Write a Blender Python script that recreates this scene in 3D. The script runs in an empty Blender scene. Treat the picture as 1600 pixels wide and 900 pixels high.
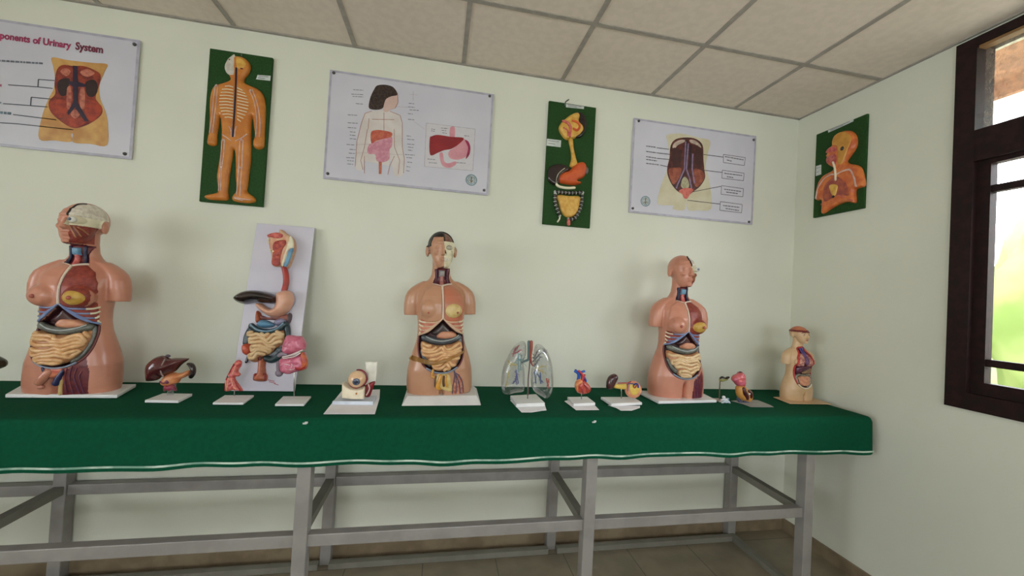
import bpy, math, random
import numpy as np
from mathutils import Vector, Matrix, noise
from mathutils.bvhtree import BVHTree
random.seed(7)
scene = bpy.context.scene
COL = scene.collection
# ------------------------------------------------------------------ camera
# world: back wall is the plane y=0, floor z=0, camera 2.28 m in front of the wall
FPX = 604.74; YAW, PITCH, ROLL = 0.1838, 0.0184, 0.0556
CAM = np.array([0.0, -2.281, 1.49])
FW = np.array([math.sin(YAW)*math.cos(PITCH), math.cos(YAW)*math.cos(PITCH), math.sin(PITCH)])
_r = np.array([math.cos(YAW), -math.sin(YAW), 0.0]); _u = np.cross(_r, FW)
RT = _r*math.cos(ROLL)+_u*math.sin(ROLL); UP = _u*math.cos(ROLL)-_r*math.sin(ROLL)
cd = bpy.data.cameras.new('camera'); cd.sensor_width = 36; cd.lens = FPX/1600*36; cd.clip_start = .05
co = bpy.data.objects.new('camera', cd); COL.objects.link(co)
co.matrix_world = Matrix(((RT[0], UP[0], -FW[0], CAM[0]), (RT[1], UP[1], -FW[1], CAM[1]), (RT[2], UP[2], -FW[2], CAM[2]), (0, 0, 0, 1)))
scene.camera = co
vs = scene.view_settings
vs.view_transform = 'Standard'; vs.look = 'None'; vs.gamma = 1; vs.use_curve_mapping = False; vs.exposure = 0.9
# ------------------------------------------------------------------ world and sun
SKY = 7.0
w = bpy.data.worlds.new('sky'); scene.world = w; w.use_nodes = True
bg = w.node_tree.nodes['Background']; bg.inputs[0].default_value = (0.95, 0.975, 1.06, 1); bg.inputs[1].default_value = SKY
sd = bpy.data.lights.new('sun', 'SUN'); sd.energy = 9; sd.angle = .03; sd.color = (1, .95, .82)
so = bpy.data.objects.new('sun', sd); COL.objects.link(so)
so.rotation_euler = Vector((.75, -.35, -.9)).to_track_quat('-Z', 'Y').to_euler()
# room size
XR = 2.395; XL = -4.2; YF = -5.2; HC = 2.828; HT = .945
def portal(loc, size, direction):
    l = bpy.data.lights.new('daylight_portal', 'AREA'); l.shape = 'RECTANGLE'; l.size, l.size_y = size
    l.cycles.is_portal = True
    o = bpy.data.objects.new('daylight_portal', l); COL.objects.link(o); o.location = loc
    o.rotation_euler = Vector(direction).to_track_quat('-Z', 'Z').to_euler()
# openings (the daylight of the room): right wall, front wall (behind the camera), left wall
WIN_R = [(-2.35, -.845, 1.085, 2.81)]
WIN_F = [(-1.5, .1, 1.0, 2.5), (.6, 2.2, 1.0, 2.5)]
WIN_L = [(-5.0, -3.5, .8, 2.7), (-3.35, -1.85, .8, 2.7)]
for a, b, c, d in WIN_R: portal((XR+.16, (a+b)/2, (c+d)/2), (b-a, d-c), (-1, 0, 0))
for a, b, c, d in WIN_F: portal(((a+b)/2, YF-.16, (c+d)/2), (b-a, d-c), (0, 1, 0))
for a, b, c, d in WIN_L: portal((XL-.16, (a+b)/2, (c+d)/2), (b-a, d-c), (1, 0, 0))
# ------------------------------------------------------------------ materials
def lin(c):
    c = c/255.0
    return c/12.92 if c <= .04045 else ((c+.055)/1.055)**2.4
def rgb(r, g, b): return (lin(r), lin(g), lin(b), 1)
MATS = {}
def mat(name, c, rough=.5, c2=None, scale=20, bump=0, bscale=None, spec=.5, metal=0, coat=0, detail=3, lo=.4, hi=.6):
    if name in MATS: return MATS[name]
    m = bpy.data.materials.new(name); m.use_nodes = True; nt = m.node_tree; b = nt.nodes['Principled BSDF']
    b.inputs['Roughness'].default_value = rough; b.inputs['Specular IOR Level'].default_value = spec
    b.inputs['Metallic'].default_value = metal; b.inputs['Coat Weight'].default_value = coat
    tc = nt.nodes.new('ShaderNodeTexCoord')
    if c2 is None: c2 = tuple(int(v*.93) for v in c)
    n = nt.nodes.new('ShaderNodeTexNoise'); n.inputs['Scale'].default_value = scale; n.inputs['Detail'].default_value = detail
    nt.links.new(tc.outputs['Object'], n.inputs['Vector'])
    r = nt.nodes.new('ShaderNodeValToRGB'); r.color_ramp.elements[0].position = lo; r.color_ramp.elements[1].position = hi
    r.color_ramp.elements[0].color = rgb(*c2); r.color_ramp.elements[1].color = rgb(*c)
    nt.links.new(n.outputs[0], r.inputs[0]); nt.links.new(r.outputs[0], b.inputs['Base Color'])
    if bump:
        n2 = nt.nodes.new('ShaderNodeTexNoise'); n2.inputs['Scale'].default_value = bscale or scale*4; n2.inputs['Detail'].default_value = 4
        nt.links.new(tc.outputs['Object'], n2.inputs['Vector'])
        bp = nt.nodes.new('ShaderNodeBump'); bp.inputs['Strength'].default_value = bump; bp.inputs['Distance'].default_value = .01
        nt.links.new(n2.outputs[0], bp.inputs['Height']); nt.links.new(bp.outputs[0], b.inputs['Normal'])
    MATS[name] = m; return m
def grid_mat(name, c, c2, grout, sx, sy, ox, oy, gw, rough):
    m = mat(name, c, rough, c2, 6, .05, 60); nt = m.node_tree; b = nt.nodes['Principled BSDF']
    ramp = [n for n in nt.nodes if n.type == 'VALTORGB'][0]
    g = nt.nodes.new('ShaderNodeNewGeometry'); s = nt.nodes.new('ShaderNodeSeparateXYZ'); nt.links.new(g.outputs['Position'], s.inputs[0])
    outs = []
    for ax, st, of in ((0, sx, ox), (1, sy, oy)):
        a = nt.nodes.new('ShaderNodeMath'); a.operation = 'SUBTRACT'; a.inputs[1].default_value = of; nt.links.new(s.outputs[ax], a.inputs[0])
        d = nt.nodes.new('ShaderNodeMath'); d.operation = 'PINGPONG'; d.inputs[1].default_value = st/2; nt.links.new(a.outputs[0], d.inputs[0])
        l = nt.nodes.new('ShaderNodeMath'); l.operation = 'LESS_THAN'; l.inputs[1].default_value = gw/2; nt.links.new(d.outputs[0], l.inputs[0]); outs.append(l)
    mx = nt.nodes.new('ShaderNodeMath'); mx.operation = 'MAXIMUM'; nt.links.new(outs[0].outputs[0], mx.inputs[0]); nt.links.new(outs[1].outputs[0], mx.inputs[1])
    mix = nt.nodes.new('ShaderNodeMix'); mix.data_type = 'RGBA'; nt.links.new(mx.outputs[0], mix.inputs[0]); nt.links.new(ramp.outputs[0], mix.inputs[6]); mix.inputs[7].default_value = rgb(*grout)
    nt.links.new(mix.outputs[2], b.inputs['Base Color']); return m
def glass_mat(name, tint, refl=.08, bump=0, bscale=60, rough=.03, op=0.0, opc=(200, 200, 200)):
    m = bpy.data.materials.new(name); m.use_nodes = True; nt = m.node_tree; nt.nodes.clear()
    out = nt.nodes.new('ShaderNodeOutputMaterial'); t = nt.nodes.new('ShaderNodeBsdfTransparent'); t.inputs[0].default_value = tint
    g = nt.nodes.new('ShaderNodeBsdfGlossy'); g.inputs['Roughness'].default_value = rough
    lw = nt.nodes.new('ShaderNodeLayerWeight'); lw.inputs[0].default_value = .5
    mr = nt.nodes.new('ShaderNodeMapRange'); mr.inputs[3].default_value = refl*.6; mr.inputs[4].default_value = min(1, refl*6)
    nt.links.new(lw.outputs['Facing'], mr.inputs[0])
    mx = nt.nodes.new('ShaderNodeMixShader'); nt.links.new(mr.outputs[0], mx.inputs[0]); nt.links.new(t.outputs[0], mx.inputs[1]); nt.links.new(g.outputs[0], mx.inputs[2])
    last = mx
    if op:
        d = nt.nodes.new('ShaderNodeBsdfDiffuse'); d.inputs[0].default_value = rgb(*opc); m2 = nt.nodes.new('ShaderNodeMixShader'); m2.inputs[0].default_value = op
        if bump:
            pn = nt.nodes.new('ShaderNodeTexNoise'); pn.inputs['Scale'].default_value = bscale; pt_ = nt.nodes.new('ShaderNodeTexCoord'); nt.links.new(pt_.outputs['Object'], pn.inputs['Vector'])
            pr = nt.nodes.new('ShaderNodeMapRange'); pr.inputs[1].default_value = .45; pr.inputs[2].default_value = .65; pr.inputs[3].default_value = op*.4; pr.inputs[4].default_value = min(1, op*2.2)
            nt.links.new(pn.outputs[0], pr.inputs[0]); nt.links.new(pr.outputs[0], m2.inputs[0])
        nt.links.new(last.outputs[0], m2.inputs[1]); nt.links.new(d.outputs[0], m2.inputs[2]); last = m2
    if bump:
        tc = nt.nodes.new('ShaderNodeTexCoord'); n = nt.nodes.new('ShaderNodeTexNoise'); n.inputs['Scale'].default_value = bscale
        nt.links.new(tc.outputs['Object'], n.inputs['Vector']); bp = nt.nodes.new('ShaderNodeBump'); bp.inputs['Strength'].default_value = bump; bp.inputs['Distance'].default_value = .01
        nt.links.new(n.outputs[0], bp.inputs['Height']); nt.links.new(bp.outputs[0], g.inputs['Normal'])
    nt.links.new(last.outputs[0], out.inputs[0]); MATS[name] = m; return m
WALL = mat('wall_paint', (220, 221, 205), .75, (215, 216, 200), 1.5, .06, 90, spec=.25)
CEIL = mat('ceiling_tile', (232, 220, 206), .9, (226, 214, 200), 25, .05, 300, spec=.1)
GRIDM = mat('ceiling_bar', (168, 162, 152), .6)
FLOOR = grid_mat('floor_tile', (142, 130, 108), (126, 116, 96), (98, 90, 76), .4, .4, XR, -.1, .006, .35)
BASE_T = mat('skirting_tile', (140, 124, 100), .4, (122, 106, 84), 9)
WOOD = mat('dark_window_wood', (40, 20, 18), .6, (28, 14, 13), 30, .05, spec=.25)
METAL = mat('galvanised_steel', (156, 152, 147), .5, (146, 142, 138), 9, .04, 60, metal=.25)
METALD = mat('dull_steel', (124, 121, 110), .6, (116, 113, 102), 10, .05)
CLOTH = mat('green_baize', (11, 77, 52), .92, (10, 73, 49), 60, .15, 400, spec=.1)
RIBBON = mat('hem_ribbon', (196, 214, 198), .7, (120, 160, 140), 12)
BASEW = mat('white_plastic', (226, 226, 224), .35, (216, 216, 214), 8)
PAPER = mat('white_paper', (240, 238, 240), .8, (234, 232, 236), 5)
PANEL = mat('poster_film', (206, 204, 212), .28, (200, 198, 207), 3)
ACRYL = mat('acrylic_edge', (186, 182, 196), .2)
SCREW = mat('screw_cap', (96, 94, 92), .3, metal=.6)
GREENB = mat('green_board', (38, 74, 32), .7, (32, 64, 27), 120, .1, 300, spec=.2)
TAG = mat('paper_tag', (206, 212, 206), .6)
WHITEB = mat('white_board', (208, 204, 214), .45, (200, 196, 208), 3)
GLASS = glass_mat('window_glass', (.96, .97, .96, 1), .03)
GLASSP = glass_mat('patterned_glass', (.86, .9, .86, 1), .08, .8, 45, .15, .12, (190, 170, 150))
SKIN_P = mat('pink_skin_plastic', (200, 138, 113), .32, (190, 127, 104), 9, coat=.15)
SKIN_T = mat('tan_skin_plastic', (192, 143, 112), .32, (183, 133, 102), 9, coat=.15)
SKIN_C = mat('cream_skin_plastic', (212, 178, 138), .4, (204, 168, 126), 9, coat=.1)
MUSC = mat('red_muscle', (150, 66, 50), .4, (122, 46, 40), 60, lo=.35, hi=.65)
MUSD = mat('maroon_muscle', (116, 44, 46), .4, (82, 28, 40), 50, lo=.35, hi=.65)
DARKC = mat('dark_cavity', (62, 22, 26), .5, (42, 14, 20), 30)
CREAM = mat('bone_cream', (232, 224, 196), .4, (220, 210, 180), 25)
WHITEBR = mat('white_brain', (232, 224, 208), .4, (206, 194, 178), 60, .4, 70)
FAT = mat('yellow_fat', (206, 168, 84), .4, (192, 150, 66), 40, .1)
FATP = mat('pale_fat', (212, 186, 126), .4, (200, 170, 106), 40)
BLUEC = mat('blue_cartilage', (132, 150, 186), .4, (110, 126, 168), 30)
GUT = mat('gut_tan', (222, 178, 128), .35, (204, 152, 102), 40, coat=.2)
GUTC = mat('gut_cream', (220, 190, 146), .35, (206, 170, 124), 40, coat=.2)
GREYG = mat('grey_colon', (112, 114, 104), .35, (90, 92, 84), 40, coat=.2)
TEAL = mat('teal_colon', (36, 62, 66), .3, (26, 46, 52), 40, coat=.3)
LBLUE = mat('light_blue_organ', (112, 156, 184), .35, (90, 136, 166), 30)
BLUE = mat('blue_vessel', (32, 60, 142), .35, (26, 44, 112), 30)
RED = mat('red_vessel', (176, 38, 36), .35, (150, 28, 30), 30)
NAVY = mat('navy_vessel', (34, 34, 66), .4)
LIVER = mat('brown_liver', (88, 36, 36), .18, (68, 26, 30), 12, coat=.5)
BLACKO = mat('black_brown_organ', (44, 28, 26), .2, (26, 18, 20), 18, coat=.5)
PINK = mat('pink_organ', (206, 116, 136), .35, (190, 92, 118), 50, coat=.2)
SALMON = mat('salmon_organ', (210, 110, 98), .35, (180, 72, 70), 70, coat=.2)
STOM = mat('stomach_flesh', (222, 170, 144), .3, (212, 156, 130), 14, coat=.2)
ORANGE = mat('orange_relief', (202, 128, 50), .4, (190, 112, 38), 20, coat=.1)
ORGR = mat('orange_red_relief', (206, 92, 40), .4, (196, 78, 34), 30, coat=.1)
YELR = mat('yellow_relief', (222, 176, 84), .4, (206, 154, 62), 40, coat=.1)
BONEP = mat('pinkish_bone', (212, 184, 172), .5, (196, 162, 152), 40)
HAIR = mat('black_hair', (26, 22, 20), .4, (16, 14, 14), 30, .3)
LAV = mat('lavender_plastic', (190, 186, 212), .3)
CLEAR = glass_mat('clear_plastic', (.93, .94, .95, 1), .09, .15, 12, .06, .05, (190, 190, 195))
ROD = mat('steel_rod', (170, 168, 160), .25, metal=.8)
LIPS = mat('lip_red', (160, 60, 56), .4)
BROWNBR = mat('brown_brain', (136, 96, 78), .5, (116, 78, 62), 60, .3, 80)
TAPE = glass_mat('brown_tape', (.75, .58, .34, 1), .05, 0, 10, .2, .5, (170, 128, 70))
HEDGE = mat('hedge_leaves', (92, 102, 60), .7, (74, 90, 44), 1.2, spec=.1)
BOUNCE = mat('pale_bounce', (176, 168, 160), .9, (160, 152, 144), 2)  # pale neutral colour of the added bounce strip outside
LAWN = mat('lawn_grass', (86, 98, 48), .9, (76, 90, 42), 2, spec=.1)
# ------------------------------------------------------------------ object helpers
def world_off(p):
    v = Vector((0, 0, 0))
    while p is not None: v += p.location; p = p.parent
    return v
def mk(name, V, F, m, parent=None, smooth=True, label=None, cat=None, group=None, kind=None):
    V = np.asarray(V, float).reshape(-1, 3)
    if parent is not None: off = np.array(world_off(parent))
    else: off = np.array([(V[:, 0].min()+V[:, 0].max())/2, (V[:, 1].min()+V[:, 1].max())/2, V[:, 2].min()])
    me = bpy.data.meshes.new(name); me.from_pydata((V-off).tolist(), [], [tuple(int(i) for i in f) for f in F]); me.validate(); me.update()
    if smooth: me.polygons.foreach_set('use_smooth', [True]*len(me.polygons))
    ms = m if isinstance(m, (list, tuple)) else [m]
    for q in ms: me.materials.append(q)
    o = bpy.data.objects.new(name, me); COL.objects.link(o)
    if parent is not None: o.parent = parent
    else: o.location = off
    tag(o, label, cat, group, kind); return o
def tag(o, label=None, cat=None, group=None, kind=None):
    if label: o['label'] = label
    if cat: o['category'] = cat
    if group: o['group'] = group
    if kind: o['kind'] = kind
def thing(name, label, cat, loc, group=None):
    o = bpy.data.objects.new(name, None); COL.objects.link(o); o.location = loc; o.empty_display_size = .05
    tag(o, label, cat, group); return o
def box_vf(a, b):
    x0, y0, z0 = a; x1, y1, z1 = b
    V = [(x0, y0, z0), (x1, y0, z0), (x1, y1, z0), (x0, y1, z0), (x0, y0, z1), (x1, y0, z1), (x1, y1, z1), (x0, y1, z1)]
    F = [(0, 3, 2, 1), (4, 5, 6, 7), (0, 1, 5, 4), (1, 2, 6, 5), (2, 3, 7, 6), (3, 0, 4, 7)]
    return V, F
def join(*vfs):
    V = []; F = []
    for v, f in vfs:
        n = len(V); V += [tuple(p) for p in v]; F += [tuple(i+n for i in q) for q in f]
    return V, F
def bevel(o, wd=.002, seg=2):
    b = o.modifiers.new('bevel', 'BEVEL'); b.width = wd; b.segments = seg; b.limit_method = 'ANGLE'; return o
def cat_rom(P, closed, sub=4):
    P = [np.asarray(p, float) for p in P]; n = len(P); out = []
    rng = range(n) if closed else range(n-1)
    for i in rng:
        if closed: a, b, c, d = P[i-1], P[i], P[(i+1) % n], P[(i+2) % n]
        else: a, b, c, d = P[max(i-1, 0)], P[i], P[i+1], P[min(i+2, n-1)]
        for k in range(sub):
            t = k/sub
            out.append(.5*((2*b)+(c-a)*t+(2*a-5*b+4*c-d)*t*t+(-a+3*b-3*c+d)*t**3))
    if not closed: out.append(P[-1])
    return np.array(out)
def tube_vf(P, r, n=10, sub=4, flat=1.0):
    P = np.array(P, float); rr = np.full(len(P), r, float) if np.isscalar(r) else np.array(r, float)
    Q = cat_rom(np.c_[P, rr], False, sub) if sub > 1 else np.c_[P, rr]
    C = Q[:, :3]; R = Q[:, 3]; T = np.gradient(C, axis=0); T /= np.linalg.norm(T, axis=1)[:, None]+1e-12
    a = np.array([0, 1, 0.]) if abs(T[0][1]) < .9 else np.array([1., 0, 0]); N = np.cross(T[0], a); N /= np.linalg.norm(N)
    # rounded ends
    def ring(c, t, Nn, rad): B = np.cross(t, Nn); return [tuple(c+rad*(math.cos(2*math.pi*k/n)*Nn+math.sin(2*math.pi*k/n)*B*flat)) for k in range(n)]
    V = []; F = []; rings = 0; seq = []
    for j in (0.0, .5): seq.append((C[0]-T[0]*R[0]*(1-j)*.9, T[0], R[0]*(0.15 if j == 0 else .8)))
    for i in range(len(C)): seq.append((C[i], T[i], R[i]))
    for j in (.5, 1.0): seq.append((C[-1]+T[-1]*R[-1]*j*.9, T[-1], R[-1]*(.8 if j == .5 else .15)))
    for c, t, rad in seq:
        N = N-t*np.dot(N, t); N /= np.linalg.norm(N)+1e-12
        V += ring(c, t, N, rad); rings += 1
    for i in range(rings-1):
        for k in range(n): k2 = (k+1) % n; F.append((i*n+k, i*n+k2, (i+1)*n+k2, (i+1)*n+k))
    F.append(tuple(range(n-1, -1, -1))); F.append(tuple((rings-1)*n+k for k in range(n)))
    return V, F
def sphere_vf(c, r, seg=20, rng=12):
    rx, ry, rz = (r, r, r) if np.isscalar(r) else r; V = [(c[0], c[1], c[2]+rz)]; F = []
    for i in range(1, rng):
        p = math.pi*i/rng
        for k in range(seg): a = 2*math.pi*k/seg; V.append((c[0]+rx*math.sin(p)*math.cos(a), c[1]+ry*math.sin(p)*math.sin(a), c[2]+rz*math.cos(p)))
    V.append((c[0], c[1], c[2]-rz)); L = len(V)-1
    for k in range(seg): F.append((0, 1+k, 1+(k+1) % seg)); F.append((L, 1+(rng-2)*seg+(k+1) % seg, 1+(rng-2)*seg+k))
    for i in range(rng-2):
        for k in range(seg): a = 1+i*seg+k; b = 1+i*seg+(k+1) % seg; F.append((a, a+seg, b+seg, b))
    return V, F
def loft_vf(rings, n=40):
    V = []; F = []
    for R in rings:
        x, y, z, rx, ry = R[:5]; e = R[5] if len(R) > 5 else 2.2
        for k in range(n):
            a = 2*math.pi*k/n; ca, sa = math.cos(a), math.sin(a)
            V.append((x+rx*math.copysign(abs(ca)**(2/e), ca), y+ry*math.copysign(abs(sa)**(2/e), sa), z))
    for i in range(len(rings)-1):
        for k in range(n): k2 = (k+1) % n; F.append((i*n+k, i*n+k2, (i+1)*n+k2, (i+1)*n+k))
    F.append(tuple(range(n-1, -1, -1))); F.append(tuple((len(rings)-1)*n+k for k in range(n)))
    return V, F
# photo measurements: a crop's pixels -> the photo's pixels -> a point on a known plane of the room
def crop(x0, y0, s, pts): return [(x0+p[0]/s, y0+p[1]/s) for p in pts]
class Plane:
    def __init__(s, o, u, v):
        s.o = np.array(o, float); s.u = np.array(u, float); s.u /= np.linalg.norm(s.u); s.v = np.array(v, float); s.v -= s.u*np.dot(s.u, s.v); s.v /= np.linalg.norm(s.v)
        s.n = np.cross(s.u, s.v)
    def hit(s, px, py):
        d = FW+RT*(px-800)/FPX+UP*(450-py)/FPX; t = np.dot(s.o-CAM, s.n)/np.dot(d, s.n); q = CAM+d*t-s.o
        return (np.dot(q, s.u), np.dot(q, s.v))
    def uv(s, pts): return np.array([s.hit(*p) for p in pts])
    def pt(s, u, v, h=0): return s.o+s.u*u+s.v*v+s.n*h
def wall_plane(y): return Plane((0, y, 0), (1, 0, 0), (0, 0, 1))
def table_plane(z): return Plane((0, 0, z), (1, 0, 0), (0, 1, 0))
def inside(poly, P):
    x, y = P[:, 0], P[:, 1]; c = np.zeros(len(P), bool); n = len(poly); j = n-1
    for i in range(n):
        xi, yi = poly[i]; xj, yj = poly[j]
        if yi != yj: c ^= ((yi > y) != (yj > y)) & (x < (xj-xi)*(y-yi)/(yj-yi)+xi)
        j = i
    return c
def bdist(poly, P):
    A = poly; B = np.roll(poly, -1, axis=0); best = np.full(len(P), 1e9); near = np.zeros_like(P)
    for a, b in zip(A, B):
        ab = b-a; L = ab@ab
        if L < 1e-14: continue
        t = np.clip(((P-a)@ab)/L, 0, 1); q = a+t[:, None]*ab; d = np.linalg.norm(P-q, axis=1); m = d < best
        best[m] = d[m]; near[m] = q[m]
    return best, near
def relief_vf(pl, uv, h, w, res=.003, base=0.0, back=None, tex=None, smooth=True):
    """a cushion-shaped solid over a closed outline, rising h over the base with an edge width w"""
    uv = np.asarray(uv, float); poly = cat_rom(uv, True, 4) if smooth else uv
    lo = poly.min(0)-res; hi = poly.max(0)+res; nx = int((hi[0]-lo[0])/res)+2; ny = int((hi[1]-lo[1])/res)+2
    gx, gy = np.meshgrid(lo[0]+np.arange(nx)*res, lo[1]+np.arange(ny)*res, indexing='ij'); P = np.c_[gx.ravel(), gy.ravel()]
    ins = inside(poly, P); I = ins.reshape(nx, ny); d, near = bdist(poly, P); d = np.where(ins, d, 0)
    near_b = ins & (d < res*.35); P = np.where((~ins)[:, None], near, P); d[near_b] = d[near_b]
    keep = I[:-1, :-1] | I[1:, :-1] | I[:-1, 1:] | I[1:, 1:]
    t = 1-np.clip(d/w, 0, 1); H = h*np.sqrt(np.maximum(0, 1-t*t))
    if tex is not None: H = H+tex(P, d)
    ii, jj = np.nonzero(keep); idx = lambda a, b: a*ny+b
    Q = np.c_[idx(ii, jj), idx(ii+1, jj), idx(ii+1, jj+1), idx(ii, jj+1)]
    used = np.unique(Q); rm = -np.ones(nx*ny, int); rm[used] = np.arange(len(used)); Q = rm[Q]; P = P[used]; H = H[used]; dd = d[used]
    b = base(P) if callable(base) else np.full(len(P), float(base))
    V = pl.o+P[:, :1]*pl.u+P[:, 1:]*pl.v+(b+H)[:, None]*pl.n
    F = [tuple(q) for q in Q]
    if back is not None:
        V2 = pl.o+P[:, :1]*pl.u+P[:, 1:]*pl.v+(b-back*H)[:, None]*pl.n; n = len(V)
        V = np.r_[V, V2]; F += [tuple(n+q[::-1]) for q in Q]
        # a shared rim: weld
        rim = np.nonzero(dd <= 1e-9)[0]; mp = np.arange(2*n); mp[n+rim] = rim; F = [tuple(mp[list(f)]) for f in F]
    G = []
    for f in F:
        g = []
        for i in f:
            if i not in g: g.append(i)
        if len(g) > 2: G.append(tuple(g))
    return V, G
def relief(name, pl, uv, h, w, m, parent=None, label=None, **k):
    V, F = relief_vf(pl, uv, h, w, **k); return mk(name, V, F, m, parent, True, label)
def labyrinth(amp=.004, lam=.024, seed=0):
    def f(P, d):
        out = np.empty(len(P))
        for i, (u, v) in enumerate(P):
            a = noise.noise(Vector((u*16+seed, v*16, seed*1.7))); b = noise.noise(Vector((u*16+9, v*16+seed, 3.1)))
            out[i] = abs(math.sin(math.pi*(u*math.cos(2.2*a)+v*math.sin(1.2+2.2*b))*2/lam+5*a))
        return amp*(np.sqrt(out)-.6)*np.clip(d/.006, 0, 1)
    return f
def cushion(poly_uv, h, w):
    poly = cat_rom(poly_uv, True, 4)
    def f(P):
        P = np.atleast_2d(P); ins = inside(poly, P); d, _ = bdist(poly, P); d = np.where(ins, d, 0); t = 1-np.clip(d/w, 0, 1); return h*np.sqrt(np.maximum(0, 1-t*t))
    return f
def coil_paths(poly_uv, r, gap, seed, margin=None):
    """a winding gut: back-and-forth rows bent by noise, kept inside the outline"""
    poly = cat_rom(poly_uv, True, 4); m = r*.8 if margin is None else margin; lo, hi = poly.min(0), poly.max(0)
    def warp(p): return p+np.array([noise.noise(Vector((p[0]*19, p[1]*19, seed))), noise.noise(Vector((p[0]*19+5, p[1]*19, seed+3)))])*gap*1.5
    path = []; v = lo[1]+m; k = 0
    while v < hi[1]-m*.5:
        us = np.arange(lo[0], hi[0], gap*.25); row = []
        for u in us:
            p = warp(np.array([u, v+gap*.42*math.sin(u/gap*1.15+k*.25+seed)]))
            if inside(poly, p[None])[0] and bdist(poly, p[None])[0][0] > m*.75: row.append(p)
        if len(row) > 2: path += row if k % 2 == 0 else row[::-1]
        v += gap; k += 1
    return np.array(path)
def coils_vf(pl, poly_uv, surf, r, gap, seed, n=8):
    P = coil_paths(poly_uv, r, gap, seed); segs = []; cur = [P[0]]
    for a, b in zip(P[:-1], P[1:]):
        if np.linalg.norm(b-a) > gap*2.2: segs.append(cur); cur = []
        cur.append(b)
    segs.append(cur); out = []
    for s_ in segs:
        if len(s_) < 3: continue
        s_ = np.array(s_[::2]+[s_[-1]]) if len(s_) > 4 else np.array(s_); H = surf(s_)
        out.append(tube_vf([pl.pt(u, v, h) for (u, v), h in zip(s_, H)], r, n, 2))
    return join(*out)
def lumps(amp=.002, fr=60, seed=0):
    def f(P, d): return np.array([noise.noise(Vector((u*fr, v*fr, seed)))*amp for u, v in P])*np.clip(d/.006, 0, 1)
    return f
def slab_vf(top, h):
    """prism under a polygon of world points, h deep"""
    n = len(top); V = [tuple(p) for p in top]+[(p[0], p[1], p[2]-h) for p in top]
    F = [tuple(range(n)), tuple(range(2*n-1, n-1, -1))]+[(i, n+i, n+(i+1) % n, (i+1) % n) for i in range(n)]
    a = sum(top[i][0]*top[(i+1) % n][1]-top[(i+1) % n][0]*top[i][1] for i in range(n))
    if a < 0: F = [f[::-1] for f in F]
    return V, F
def flat_vf(pl, uv, h, smooth=False, th=.0):
    from mathutils.geometry import tessellate_polygon
    P = cat_rom(uv, True, 4) if smooth else np.asarray(uv, float)
    V = [tuple(pl.pt(u, v, h)) for u, v in P]; T = tessellate_polygon([[Vector((u, v, 0)) for u, v in P]])
    F = []
    for t in T:
        a, b, c = [np.array(V[i]) for i in t]
        F.append(tuple(t) if np.dot(np.cross(b-a, c-a), pl.n) > 0 else tuple(t[::-1]))
    return V, F
def line_vf(pl, uv, wd, h):
    P = np.asarray(uv, float); out = []
    for a, b in zip(P[:-1], P[1:]):
        t = (b-a)/np.linalg.norm(b-a); n = np.array([-t[1], t[0]])*wd/2
        out.append(([tuple(pl.pt(*q, h)) for q in (a-n, b-n, b+n, a+n)], [(0, 1, 2, 3)]))
    return join(*out)
def disc_vf(pl, c, r, h, n=24, r0=0):
    P = [(c[0]+r*math.cos(2*math.pi*k/n), c[1]+r*math.sin(2*math.pi*k/n)) for k in range(n)]
    if not r0: return [tuple(pl.pt(u, v, h)) for u, v in P], [tuple(range(n))]
    P2 = [(c[0]+r0*math.cos(2*math.pi*k/n), c[1]+r0*math.sin(2*math.pi*k/n)) for k in range(n)]
    return [tuple(pl.pt(u, v, h)) for u, v in P+P2], [(k, (k+1) % n, n+(k+1) % n, n+k) for k in range(n)]
def ptube(pl, uv, r, base=0, sub=4, n=8):
    return tube_vf([pl.pt(u, v, base) for u, v in uv], r, n, sub)
# ------------------------------------------------------------------ the room
def wall_with_holes(name, axis, at, thick, lo, hi, holes, z1=HC):
    """wall in the plane axis=at (thickness outward), spanning lo..hi, with rectangular holes (a,b,z0,z1)"""
    xs = sorted({lo, hi}|{h[0] for h in holes}|{h[1] for h in holes}); zs = sorted({0.0, z1}|{h[2] for h in holes}|{h[3] for h in holes})
    vf = []
    for a, b in zip(xs[:-1], xs[1:]):
        for c, d in zip(zs[:-1], zs[1:]):
            if any(h[0]-1e-6 <= a and b <= h[1]+1e-6 and h[2]-1e-6 <= c and d <= h[3]+1e-6 for h in holes): continue
            p, q = sorted((at, at+thick))
            vf.append(box_vf((p, a, c), (q, b, d)) if axis == 'x' else box_vf((a, p, c), (b, q, d)))
    V, F = join(*vf); return mk(name, V, F, WALL, None, False, kind='structure')
mk('wall_back', *box_vf((XL-.2, 0, 0), (XR+.2, .2, HC)), WALL, None, False, kind='structure')
wall_with_holes('wall_right', 'x', XR, .2, YF, 0, WIN_R)
wall_with_holes('wall_front', 'y', YF, -.2, XL, XR, WIN_F)
wall_with_holes('wall_left', 'x', XL, -.2, YF, 0, WIN_L)
mk('floor', *box_vf((XL-.2, YF-.2, -.1), (XR+.2, .2, 0)), FLOOR, None, False, kind='structure')
ceil = mk('ceiling', *box_vf((XL-.2, YF-.2, HC), (XR+.2, .2, HC+.1)), CEIL, None, False, kind='structure')
vf = []
for k in range(12):
    x = XR-.526-.603*k
    if x > XL: vf.append(box_vf((x-.012, YF, HC-.004), (x+.012, 0, HC+.001)))
for k in range(9):
    y = -.519-.603*k
    if y > YF: vf.append(box_vf((XL, y-.012, HC-.0042), (XR, y+.012, HC+.001)))
vf.append(box_vf((XL, -.018, HC-.006), (XR, 0, HC+.001))); vf.append(box_vf((XR-.015, YF, HC-.006), (XR, 0, HC+.001)))
mk('ceiling_grid', *join(*vf), GRIDM, ceil, False, kind='structure')
mk('baseboard_back', *box_vf((XL, -.012, 0), (XR, 0, .075)), BASE_T, None, False, kind='structure')
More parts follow.
